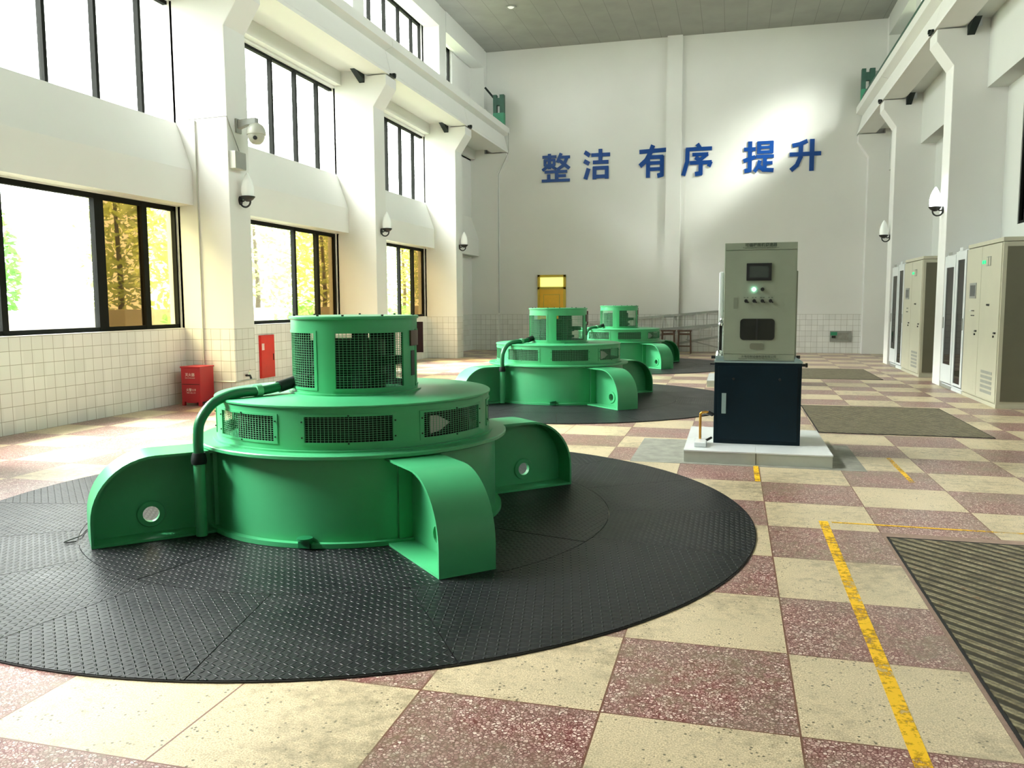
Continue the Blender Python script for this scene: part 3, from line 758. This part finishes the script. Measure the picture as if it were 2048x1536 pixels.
    text_obj('Hydropower Control Equipment Manufacturing Co., Ltd.', .01, M_DTEXT, 'maker_small_lettering', u, facing_y(.254, Yu-.0115, .975), 0, .0004, (.38, None))
    # white side column with chrome fittings
    s = MB(); s.box(-.138, -.092, Yu+.10, Yu+.17, 1.33, 1.84); s = s.build('side_column', M_CABW, g, bevel=.02, smooth=40)
    q = MB(); q.box(-.140, -.130, Yu+.10, Yu+.16, .955, 1.34); q.box(-.100, -.092, Yu+.10, Yu+.16, .955, 1.34); q.build('column_rail', M_CABW, s, smooth=0)
    MB().box(-.128, -.101, Yu+.11, Yu+.16, 1.0, 1.30).build('dark_tube', M_BLACK, s, smooth=0)
    q = MB(); q.lathe([(.02, 1.30), (.026, 1.315), (.02, 1.33)], (-.115, Yu+.09), 14); q.lathe([(.018, 1.345), (.022, 1.36), (.014, 1.375)], (-.105, Yu+.085), 14); q.build('chrome_fitting', M_CHROME, s)
    MB().box(.595, .612, Yu+.08, Yu+.30, .96, 1.84).build('side_cover', M_GOVU, u, bevel=.006, smooth=0)
    return g
gov = make_gov(); gov['label'] = 'grey and dark teal governor cabinet in the middle of the hall, lit green button'
def plinth(dy, lb):
    t = thing('plinth', lb, 'plinth', (0, dy, 0), 0, 'white tiled plinths under the governor cabinets')
    MB().box(-.428, .920, 8.035, 9.58, .0018, .117).build('plinth_body', M_TILEG, t, smooth=0)
    q = MB()
    for x0, x1 in ((-.432, .236), (.240, .924)):
        for y0, y1 in ((8.03, 8.80), (8.804, 9.585)): q.box(x0, x1, y0, y1, .108, .12)
    q.build('top_tile', M_TILEW, t, smooth=0)
    q = MB(); q.box(.236, .240, 8.031, 8.035, .002, .11); q.build('tile_joint', M_DARK, t, smooth=0)
plinth(0, 'white tiled plinth under the near governor cabinet')
tag(MB().box(-.94, 1.21, 7.95, 9.36, .0003, .0016).build('cement_patch', M_CEMENT, smooth=0), 'grey cement patch on the floor around the near white plinth', 'floor patch')
t = thing('oil_pipe', 'small brass elbow pipe on a white block beside the dark teal cabinet', 'pipe', (0, 0, 0))
MB().tube([(-.292, 8.42, .17), (-.292, 8.42, .40), (-.283, 8.42, .43), (-.25, 8.42, .442), (-.215, 8.44, .44)], .013, 12, 5).build('pipe', M_BRASS, t)
MB().tube([(-.225, 8.435, .44), (-.178, 8.488, .41)], .02).build('elbow', M_BLACK, t)
MB().box(-.345, -.225, 8.20, 8.50, .1205, .17).build('block', M_TILEW, t, bevel=.01, smooth=0)
MB().tube([(-.23, 8.36, .165), (-.18, 8.40, .19)], .012).build('clip', M_BLACK, t)
dup(gov, (0, 7.3, 0), 'second governor cabinet, hidden almost wholly behind the near one')
plinth(7.3, 'white tiled plinth peeping out left of the near cabinet, beside the far tread plates')

# ------------------------------------------------------------------ cabinets along the right wall
def glass_cab(name, y0, y1, top, wz0, wz1, lb, hside, capdk):
    t = thing(name, lb, 'cabinet', (3.66, y0, 0), 0, 'switchgear cabinets against the right columns'); w_ = y1-y0
    X1 = .80 if y1 < 16.4 and y0 > 12 or True else .8
    c = MB(); th = .02
    c.box(.03, X1, 0, w_, .05, .05+th); c.box(.03, X1, 0, w_, top-th, top); c.box(.03, X1, 0, th, .05, top); c.box(.03, X1, w_-th, w_, .05, top); c.box(X1-th, X1, 0, w_, .05, top)
    c.build('carcass', M_CABW, t, smooth=0)
    MB().box(.01, X1, .004, w_-.004, .002, .05).build('kick_plate', M_CABW if not capdk else M_GREYMET, t, smooth=0)
    d = MB(); b0, b1 = .11, .13
    d.box(0, .03, .004, b0, .10, top-.02); d.box(0, .03, w_-b1, w_-.004, .10, top-.02); d.box(0, .03, b0, w_-b1, .10, wz0); d.box(0, .03, b0, w_-b1, wz1, top-.02)
    d = d.build('door', M_CABW, t, smooth=0)
    MB().box(.010, .016, b0, w_-b1, wz0, wz1).build('door_glass', M_DGLASS, d, smooth=0)
    yy = .05 if hside == 0 else w_-.08
    MB().box(-.012, 0, yy, yy+.03, 1.05, 1.25).build('door_handle', M_GREYMET, d, bevel=.003, smooth=0)
    q = MB()
    for k in range(4):
        z = wz0+.25+k*(wz1-wz0-.4)/3; q.box(.15, .70, .04, w_-.04, z, z+.18)
    q.build('relay_tray', mat('relay_grey', (.07, .09, .10), .5) if 'relay_grey' not in bpy.data.materials else bpy.data.materials['relay_grey'], t, smooth=0)
    MB().box(-.004, 0, w_*.35, w_*.65, top-.012, top+.04).build('top_strip', M_GREYMET if capdk else M_CABW, t, smooth=0)
    return t
def beige_cab(y0, lb):
    t = thing('control_cabinet', lb, 'cabinet', (3.66, y0, 0), 0, 'switchgear cabinets against the right columns'); w_ = 1.81; top = 2.40
    MB().box(.02, 1.0, 0, w_, .05, top-.06).build('carcass', M_CABS, t, smooth=0) if False else None
    MB().box(.02, .85, .006, w_-.004, .055, 2.365).build('carcass', M_CABB, t, smooth=0)
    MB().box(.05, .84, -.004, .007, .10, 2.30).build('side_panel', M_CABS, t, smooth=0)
    MB().box(0, .05, -.004, .03, .055, 2.365).build('corner_post', M_CABB, t, smooth=0)
    MB().box(-.005, .86, -.006, w_, 2.372, 2.43).build('top_cap', M_CABB, t, bevel=.004, smooth=0)
    MB().box(-.003, .86, -.004, w_, .002, .055).build('kick_plate', M_CABB, t, smooth=0)
    for (a, b, nm_) in ((.03, .985, 0), (.995, w_-.005, 1)):
        d = MB().box(-.012, .02, a, b, .075, 2.355).build('door', M_CABB, t, bevel=.004, smooth=0)
        c = (a+b)/2
        yh = a+.10
        q = MB(); q.box(-.03, -.012, yh, yh+.07, 1.06, 1.085); q.tube([(-.012, yh+.085, 1.02), (-.028, yh+.085, 1.02)], .016, 12); q.build('door_handle', M_BLACK, d, smooth=30)
        if nm_ == 0:
            for yy in (.80, .90): MB().tube([(-.012, yy, 2.115), (-.026, yy, 2.115)], .028, 14).build('green_lamp', M_LEDG, d)
            MB().box(-.016, -.012, .84, .86, 2.09, 2.14).build('lamp_marking', M_DTEXT, d, smooth=0)
            q = MB()
            for y_ in (.52, .63): q.box(-.020, -.012, y_, y_+.09, 2.05, 2.19)
            q.build('plug_cover', M_GREYMET, d, smooth=0)
            q = MB()
            for y_ in (.533, .643): q.box(-.022, -.020, y_, y_+.064, 2.065, 2.175)
            q.build('plug_face', M_CABB, d, smooth=0)
            q = MB(); q.box(-.02, -.012, .50, .57, 1.46, 1.49); q.box(-.02, -.012, .60, .64, 1.465, 1.49); q.build('switch', M_BLACK, d, smooth=0)
            for k in range(5):
                z = .17+.072*k; MB().box(-.014, -.012, .20, .76, z, z+.045).build('vent_slot', M_GREYMET, d, smooth=0)
        else:
            MB().box(-.022, -.012, 1.21, 1.56, 1.575, 1.815).build('display_frame', M_GREYMET, d, smooth=0); MB().box(-.024, -.022, 1.25, 1.52, 1.61, 1.78).build('display_glass', M_SCREEN, d, smooth=0)
            q = MB(); q.box(-.02, -.012, 1.28, 1.40, 1.375, 1.39); q.box(-.02, -.012, 1.27, 1.34, 1.30, 1.315); q.box(-.02, -.012, 1.38, 1.44, 1.30, 1.315); q.build('switch', M_BLACK, d, smooth=0)
            MB().box(-.02, -.012, 1.44, 1.50, 1.375, 1.39).build('white_tag', M_LEDW if False else M_CABW, d, smooth=0)
            for k in range(3):
                z = .15+.06*k; MB().box(-.013, -.012, 1.15, 1.60, z, z+.03).build('vent_slot', M_CABS if False else M_CABB, d, smooth=0)
    return t
ob = beige_cab(13.12, 'nearest beige two door control cabinet with green lamps, at the right edge')
gc1 = glass_cab('relay_cabinet', 15.02, 15.68, 2.38, .14, 2.22, 'near white cabinet with a full height smoked glass door, beside the beige one', 0, False)
gc2 = glass_cab('relay_cabinet', 15.70, 16.44, 2.34, .42, 2.12, 'near white cabinet with a shorter glass door, touching the near bright column', 1, True)
dup(ob, (3.66, 18.20, 0), 'far beige two door control cabinet with two small green lamps')
dup(gc1, (3.66, 20.10, 0), 'far white cabinet with a full height glass door beside the far beige one')
dup(gc2, (3.66, 20.80, 0), 'far white cabinet with a shorter glass door, touching the far column')

# ------------------------------------------------------------------ wall lamps
def make_lamp():
    g = thing('wall_lamp', '', 'wall lamp', (0, 0, 0), 0, 'torch shaped wall lamps on the columns')
    MB().lathe([(.0, 0), (.045, .0), (.045, .02), (.0, .02)], seg=20, caps=False).build('back_plate', M_BLACK, g)
    kids(g)[0].rotation_euler = (0, PI/2, 0); kids(g)[0].scale = (1.5, 1, 1)
    pts = [(.01, 0, -.05), (.05, 0, -.09), (.11, 0, -.10), (.16, 0, -.07), (.18, 0, -.02), (.17, 0, .03)]
    MB().tube(pts, .014, 10, 6).build('scroll_arm', M_BLACK, g)
    MB().tube([(.01, 0, .0), (.06, 0, -.01), (.10, 0, .02)], .012, 8, 4).build('upper_arm', M_BLACK, g)
    MB().lathe([(.03, -.02), (.075, .01), (.105, .045), (.108, .06), (.10, .062)], (.14, 0), 24).build('cup', M_BLACK, g)
    MB().lathe([(.088, .06), (.098, .12), (.095, .19), (.078, .27), (.05, .34), (.018, .40), (.003, .415)], (.14, 0), 28).build('glass_shade', M_GLOBE, g)
    return g
lamp = make_lamp(); lamp.location = (-7.37, 11.42, 3.12); lamp['label'] = 'white torch wall lamp on the nearest left column, below the security camera'
dup(lamp, (-7.37, 16.72, 3.08), 'white torch wall lamp on the second left column')
dup(lamp, (-7.37, 22.02, 3.08), 'white torch wall lamp on the third left column, near the yellow door')
l2 = dup(lamp, (3.65, 16.72, 3.18), 'glowing torch wall lamp on the near right column, above the cabinets', PI)
dup(lamp, (3.65, 22.02, 3.08), 'unlit white torch wall lamp on the far right column', PI)
l4 = dup(lamp, (3.65, 11.42, 3.18), 'glowing torch lamp cut off by the right picture edge', PI)
for L in (l2, l4):
    for k in kids(L):
        if k.name.startswith('glass_shade'):
            k.data = k.data.copy(); k.data.materials[0] = M_LAMPON

# ------------------------------------------------------------------ security camera and box
t = thing('security_camera', 'white dome security camera on a bracket on the nearest left column', 'camera', (-7.37, 11.42, 4.24))
MB().box(0, .03, -.07, .07, -.11, .10).build('wall_plate', M_GREYMET, t, bevel=.005, smooth=0)
MB().prism([(.03, -.05), (.03, .08), (.26, .10), (.34, .10), (.34, .0), (.20, -.0)], 'y', -.045, .045).build('bracket', M_GREYMET, t, bevel=.01, smooth=0)
MB().lathe([(.05, .02), (.10, -.01), (.135, -.07), (.145, -.14), (.142, -.15)], (.32, 0), 28).build('hood', M_CREAMPLASTIC, t)
MB().lathe([(.128, -.15), (.125, -.19), (.10, -.25), (.06, -.285), (.01, -.295)], (.32, 0), 28).build('dome', M_CREAMPLASTIC, t)
MB().tube([(.36, -.085, -.21), (.37, -.122, -.215)], .03, 16).build('lens', M_BLACK, t)
t = thing('junction_box', 'small cream junction box with a grey side, below the security camera', 'box', (-7.37, 11.15, 3.70))
MB().box(.001, .11, .02, .30, -.13, .13).build('box_body', M_CREAMPLASTIC, t, bevel=.006, smooth=0); MB().box(.11, .118, .03, .29, -.12, .12).build('box_lid', M_GREYMET, t, bevel=.003, smooth=0)
tag(MB().tube([(-8.24, 11.135, 4.31), (-7.36, 11.135, 4.33), (-7.355, 11.20, 4.20), (-7.32, 11.38, 3.83)], .007, 6).build('cable', M_GREYMET), 'thin cable across the nearest left column to the junction box', 'cable')
tag(MB().tube([(-7.92, 11.138, 4.30), (-7.92, 11.138, 1.2), (-7.92, 11.138, .62)], .010, 6).build('conduit', M_CREAMPLASTIC), 'thin vertical conduit on the side of the nearest left column above the red box', 'conduit')
tag(MB().tube([(-7.86, 11.138, .34), (-7.38, 11.138, .34), (-7.36, 11.16, .34), (-7.36, 11.68, .34)], .012, 6).build('conduit', M_CREAMPLASTIC), 'low white conduit on the nearest left column beside the red box', 'conduit')
tag(MB().tube([(-6.99, 25.88, 6.9), (-6.99, 25.88, 6.3), (-7.33, 25.88, 5.6), (-7.33, 25.88, 1.2)], .008, 6).build('cable', M_GREYMET), 'thin cable down the left corner of the end wall', 'cable')
t = thing('tap', 'small dark tap on the tiled column base behind the nearest generator', 'tap', (-7.36, 11.40, .42))
MB().tube([(0, 0, 0), (.07, 0, 0), (.09, 0, -.05)], .018, 8).build('spout', M_BLACK, t); MB().tube([(.05, 0, 0), (.05, 0, .06), (.08, 0, .09)], .009, 8).build('lever', M_CHROME, t)

# ------------------------------------------------------------------ red fire items
t = thing('fire_extinguisher_box', 'red floor box for fire extinguishers, in the corner by the nearest left column', 'box', (-7.90, 10.93, 0))
MB().box(-.165, .165, -.17, .17, .06, .58).build('box_body', M_RED, t, bevel=.006, smooth=0)
MB().box(-.175, .175, -.18, .18, .575, .60).build('lid', M_RED, t, bevel=.006, smooth=0)
q = MB(); q.box(-.165, -.12, -.17, -.13, 0.002, .065); q.box(.12, .165, -.17, -.13, 0.002, .065); q.box(-.165, -.12, .13, .17, 0.002, .065); q.box(.12, .165, .13, .17, 0.002, .065); q.prism([(-.12, .065), (.12, .065), (.07, .045), (-.07, .045)], 'y', -.168, -.15); q.build('leg', M_RED, t, smooth=0)
MB().box(-.155, .155, -.1725, -.170, .327, .334).build('seam', M_DARK, t, smooth=0)
text_obj('灭火器', .1, M_WTEXT, 'upper_lettering', t, facing_y(-.01, -.1715, .475), .001, .0006, (.165, None))
text_obj('FIRE EXTINGUISHER', .02, M_WTEXT, 'upper_small_lettering', t, facing_y(-.01, -.1715, .425), 0, .0006, (.17, None))
text_obj('火警119', .1, M_WTEXT, 'lower_lettering', t, facing_y(-.0, -.1715, .245), .001, .0006, (.165, None))
text_obj('FIRE CALL 119', .02, M_WTEXT, 'lower_small_lettering', t, facing_y(0, -.1715, .200), 0, .0006, (.15, None))
t = thing('fire_hose_cabinet', 'tall narrow red fire cabinet door set in the tiled left wall', 'cabinet', (-8.25, 13.45, 0))
MB().box(.001, .03, -.24, .24, .19, .97).build('cabinet_frame', M_REDP, t, bevel=.004, smooth=0)
d = MB().box(.03, .038, -.225, .225, .205, .955).build('door', M_REDP, t, bevel=.003, smooth=0)
MB().box(.038, .041, -.20, -.12, .70, .82).build('worn_sticker', M_WTEXT, d, smooth=0); MB().box(.038, .045, .17, .19, .5, .62).build('door_handle', M_DARK, d, smooth=0)

# ------------------------------------------------------------------ lettering on the end wall
def glyph(strokes, x0, x1, z0, z1, depth=.03):
    m = MB(); kx = (x1-x0)/100; kz = (z1-z0)/100
    for st_ in strokes:
        w_ = st_[-1]/2; pts = st_[:-1]
        for a, b in zip(pts[:-1], pts[1:]):
            dx, dz = b[0]-a[0], b[1]-a[1]; L = math.hypot(dx, dz); nx, nz = -dz/L*w_, dx/L*w_
            ext = (lambda p, e: p) ; ax, az, bx, bz = a[0], a[1], b[0], b[1]
            if a is not pts[0]: ax -= dx/L*w_*.6; az -= dz/L*w_*.6
            if b is not pts[-1]: bx += dx/L*w_*.6; bz += dz/L*w_*.6
            q = [(ax+nx, az+nz), (bx+nx, bz+nz), (bx-nx, bz-nz), (ax-nx, az-nz)]
            cnt = len(m.f)/6; m.prism([(x0+u*kx, z0+v*kz) for u, v in q], 'y', F_Y-depth-cnt*.0012, F_Y-.002)
    return m
G = {
 'zheng': [((2, 89), (52, 89), 10), ((27, 100), (27, 46), 11), ((8, 78), (47, 78), 8), ((8, 60), (47, 60), 8), ((11, 80), (11, 58), 9), ((44, 80), (44, 58), 9), ((26, 60), (2, 42), 10), ((28, 60), (50, 46), 10),
           ((69, 100), (55, 68), 11), ((62, 86), (100, 86), 10), ((90, 86), (78, 58), (54, 42), 11), ((64, 74), (98, 46), 12), ((10, 36), (90, 36), 10), ((53, 38), (53, 4), 12), ((54, 21), (86, 21), 10), ((25, 28), (25, 4), 11), ((0, 5), (100, 5), 10)],
 'jie': [((5, 92), (24, 80), 14), ((3, 63), (22, 53), 14), ((20, 38), (8, 3), 15), ((30, 81), (100, 81), 12), ((64, 100), (64, 56), 14), ((36, 57), (94, 57), 12), ((36, 38), (94, 38), 12), ((42, 42), (42, 1), 14), ((88, 42), (88, 2), 14), ((38, 10), (92, 10), 12)],
 'you': [((2, 81), (98, 84), 13), ((50, 100), (40, 76), (26, 54), (4, 37), 15), ((33, 66), (33, 0), 14), ((30, 63), (86, 63), 12), ((82, 66), (82, 8), (66, 5), 14), ((34, 45), (80, 45), 11), ((34, 26), (80, 26), 11)],
 'xu': [((50, 100), (60, 86), 13), ((12, 84), (100, 84), 12), ((18, 86), (17, 45), (4, 2), 14), ((34, 67), (88, 67), 11), ((86, 68), (62, 50), 12), ((44, 58), (64, 46), 13), ((26, 41), (100, 41), 12), ((97, 43), (90, 27), 13), ((63, 44), (63, 7), (44, 5), 14)],
 'ti': [((22, 100), (22, 8), (5, 6), 14), ((2, 75), (40, 75), 12), ((1, 38), (40, 50), 13), ((51, 98), (51, 60), 13), ((92, 98), (92, 60), 13), ((46, 94), (97, 94), 10), ((48, 79), (94, 79), 9), ((46, 64), (97, 64), 10), ((42, 50), (100, 50), 11), ((71, 50), (71, 8), 13), ((70, 29), (96, 29), 11), ((55, 38), (50, 20), (38, 2), 12), ((50, 22), (66, 8), (100, 5), 13)],
 'sheng': [((56, 95), (32, 86), (8, 82), 13), ((36, 84), (35, 45), (24, 20), (5, 4), 14), ((0, 54), (100, 54), 13), ((71, 100), (71, 0), 15)]}
CHARS = [('zheng', -5.813, -4.930, 5.24, 6.10), ('jie', -4.514, -3.695, 5.26, 6.17), ('you', -2.828, -1.987, 5.25, 6.20), ('xu', -1.547, -.694, 5.25, 6.17), ('ti', .194, 1.049, 5.27, 6.16), ('sheng', 1.479, 2.330, 5.25, 6.14)]
ordn = ['first blue wall character from the left, dense with many strokes', 'second blue wall character, with three separate dots at its left', 'third blue wall character, ending just left of the pilaster', 'fourth blue wall character, just right of the pilaster', 'fifth blue wall character, left neighbour of the last one', 'last blue wall character on the right, few open strokes']
for (ch, a, b, c0, c1), lb in zip(CHARS, ordn):
    kx = F_Y/25.5; zz = lambda z: CH+(z-CH)*kx
    tag(glyph(G[ch], a*kx, b*kx, zz(c0), zz(c1)).build('wall_character', M_BLUE, smooth=0), lb, 'character', 'blue characters on the end wall')

# metal box low on the end wall
t = thing('wall_socket_box', 'flat grey green metal box low on the end wall right of the cabinet', 'box', (3.10, F_Y, .50))
MB().box(-.30, .30, -.03, -.001, -.16, .16).build('box_frame', M_GREYMET, t, smooth=0)
MB().box(-.08, .22, -.036, -.03, -.10, .10).build('clear_cover', M_CEMENT, t, smooth=0); MB().box(-.25, -.14, -.06, -.03, -.05, .02).build('socket', M_BLACK, t, smooth=0); MB().box(-.28, -.10, -.038, -.03, .03, .13).build('green_plate', M_MGREEN, t, smooth=0)

# crane end stops
def end_stop(x0, x1, lb, arm, inner):
    t = thing('crane_end_stop', lb, 'end stop', ((x0+x1)/2, 25.65, 7.09), 0, 'green crane end stops by the end wall'); h = (x1-x0)/2
    MB().box(-h, h, -.10, .10, 0, .36).build('base_block', M_MGREEN, t, smooth=0)
    q = MB(); q.box(-h, -h+.11, -.08, .08, .36, .92); q.box(h-.14, h, -.08, .08, .36, .92); q.box(-h+.1, h-.1, -.07, .07, .60, .82); q.build('upright', M_DGREEN, t, smooth=0)
    if arm: MB().bar((-h+.04, 0, .80), (-h-.28, 0, 1.18), .05, .06).build('lever', M_DARK, t, smooth=0)
    else: MB().box(h-.02, h+.18, -.05, .05, .70, .84).build('buffer', M_GREYMET, t, smooth=0)
end_stop(-7.40, -7.05, 'dark green crane end stop with a slanting lever, left of the lettering', True, 0)
end_stop(3.35, 3.70, 'green crane end stop at the far end of the right crane beam', False, 0)

# ------------------------------------------------------------------ ladders and stools by the end wall
def ladder(a, b, drop, n, y, lb):
    """a,b: ends of the upper stile (x,z); ladder lies on its long edge leaning on the wall"""
    t = thing('ladder', lb, 'ladder', (0, y, 0), 0, 'aluminium ladders lying along the end wall'); A = Vector((a[0], 0.10, a[1])); B = Vector((b[0], .10, b[1])); D = Vector((0, -.16, -drop))
    MB().bar(A, B, .03, .07).build('stile', M_ALU, t, smooth=0); MB().bar(A+D, B+D, .03, .07).build('stile', M_ALU, t, smooth=0)
    for i in range(n):
        p = A.lerp(B, (i+.6)/(n+.2)); MB().bar(p, p+D, .03, .03).build('rung', M_ALU, t, smooth=0)
ladder((-4.6, .88), (.1, 1.29), .40, 14, 25.95, 'longer ladder, its upper rail rising to the right above the brown stools')
ladder((-2.9, .40), (.3, .95), .34, 9, 25.62, 'shorter ladder in front, right of the brown stools')
tag(MB().tube([(-1.35, 25.35, .42), (.2, 25.35, .03)], .016, 8).build('pole', M_ALU), 'thin metal pole slanting down in front of the shorter ladder', 'pole')
def make_stool():
    t = thing('wooden_stool', '', 'stool', (0, 0, 0), 0, 'brown wooden stools by the end wall')
    MB().box(-.21, .21, -.14, .14, .66, .70).build('seat', M_BROWN, t, bevel=.006, smooth=0)
    for sx_ in (-1, 1):
        for sy_ in (-1, 1): MB().bar((sx_*.17, sy_*.10, .66), (sx_*.19, sy_*.12, 0.002), .04, .04).build('leg', M_BROWN, t, smooth=0)
    for sy_ in (-1, 1): MB().bar((-.17, sy_*.105, .58), (.17, sy_*.105, .58), .025, .05).build('apron', M_BROWN, t, smooth=0); MB().bar((-.18, sy_*.115, .22), (.18, sy_*.115, .22), .02, .03).build('stretcher', M_BROWN, t, smooth=0)
    return t
st = make_stool(); st.location = (-2.80, 25.2, 0); st['label'] = 'leftmost brown wooden stool behind the farthest generator'
for x, lb in ((-2.32, 'second brown wooden stool from the left by the end wall'), (-1.86, 'third brown wooden stool from the left by the end wall'), (-1.38, 'rightmost brown wooden stool, next to the shorter ladder')):
    dup(st, (x, 25.2, 0), lb)

# ------------------------------------------------------------------ outdoors
struct(MB().box(-60, -8.6, -30, 60, -.8, -.6).build('ground', M_GROUND, smooth=0))
struct(MB().box(4.9+2.4, 60, -30, 60, -.8, -.6).build('ground_right', M_GROUND, smooth=0))
tag(MB().box(-13.4, -13.1, -10, 45, -.6, 1.42).build('garden_wall', M_CONC, smooth=0), 'low brownish wall outside the left windows', 'wall')
def leaves(m, n, c, rad, size, seed):
    rn = random.Random(seed)
    for i in range(n):
        while True:
            p = Vector((rn.uniform(-1, 1), rn.uniform(-1, 1), rn.uniform(-1, 1)))
            if .25 < p.length < 1: break
        q = Vector(c)+Vector((p.x*rad[0], p.y*rad[1], p.z*rad[2]))
        u = Vector((rn.uniform(-1, 1), rn.uniform(-1, 1), rn.uniform(-.6, .6))).normalized(); v = u.orthogonal().normalized()
        s_ = size*rn.uniform(.6, 1.3)
        m.add([q-u*s_, q+v*s_*.35, q+u*s_, q-v*s_*.35], [(0, 1, 2, 3)])
def tree(x, y, h, rad, lm, n, size, lb, seed, cat='tree'):
    t = thing('tree', lb, cat, (x, y, -.6), 0, 'trees outside the left windows')
    MB().tube([(0, 0, 0), (.1, .05, h*.4), (-.05, .1, h*.8), (0, 0, h)], [.12, .09, .05, .02], 8).build('trunk', M_BARK, t)
    m_ = MB(); leaves(m_, n, (0, 0, h*.62), (rad, rad, h*.42), size, seed); m_.build('crown', lm, t, smooth=0)
trees = [(-15.5, 21.5, 6.0, 1.8, 0), (-16.0, 25.5, 6.5, 2.0, 0), (-15.8, 30.0, 6.5, 2.2, 0), (-16.5, 35, 7, 2.4, 0), (-16.5, 40, 7, 2.6, 0), (-17, 46, 8, 3, 0), (-21, 13.2, 6.5, 1.1, 1), (-20, 18.3, 5.2, 1.0, 1), (-18, 52, 9, 3.2, 0), (-19.5, 23.0, 7.0, 1.4, 0)]
for i, (x, y, h, rad, k) in enumerate(trees):
    tree(x, y, h, rad, (M_LEAF, M_LEAF2)[k], 1500, .16, ('yellow green bushy tree outside, %s from the camera' % ['first', 'second', 'third', 'fourth', 'fifth', 'sixth', '', '', 'last', 'nearest (seen through the tinted pane)'][i]) if k == 0 else ('sparse green tree outside the nearest window, %s one' % ['nearer', 'farther'][(i-6) % 2]), 100+i)
sh = [(-11.2, 15.5), (-11.6, 20.6), (-11.4, 26.8), (-11.2, 32)]
for i, (x, y) in enumerate(sh):
    m_ = MB(); leaves(m_, 700, (x, y, .7), (.7, 1.0, 1.1), .10, 300+i)
    tag(m_.build('shrub', M_LEAF2, smooth=0), 'green shrub outside the left windows, %s one from the camera' % ['first', 'second', 'third', 'fourth'][i], 'shrub', 'shrubs outside the left windows')
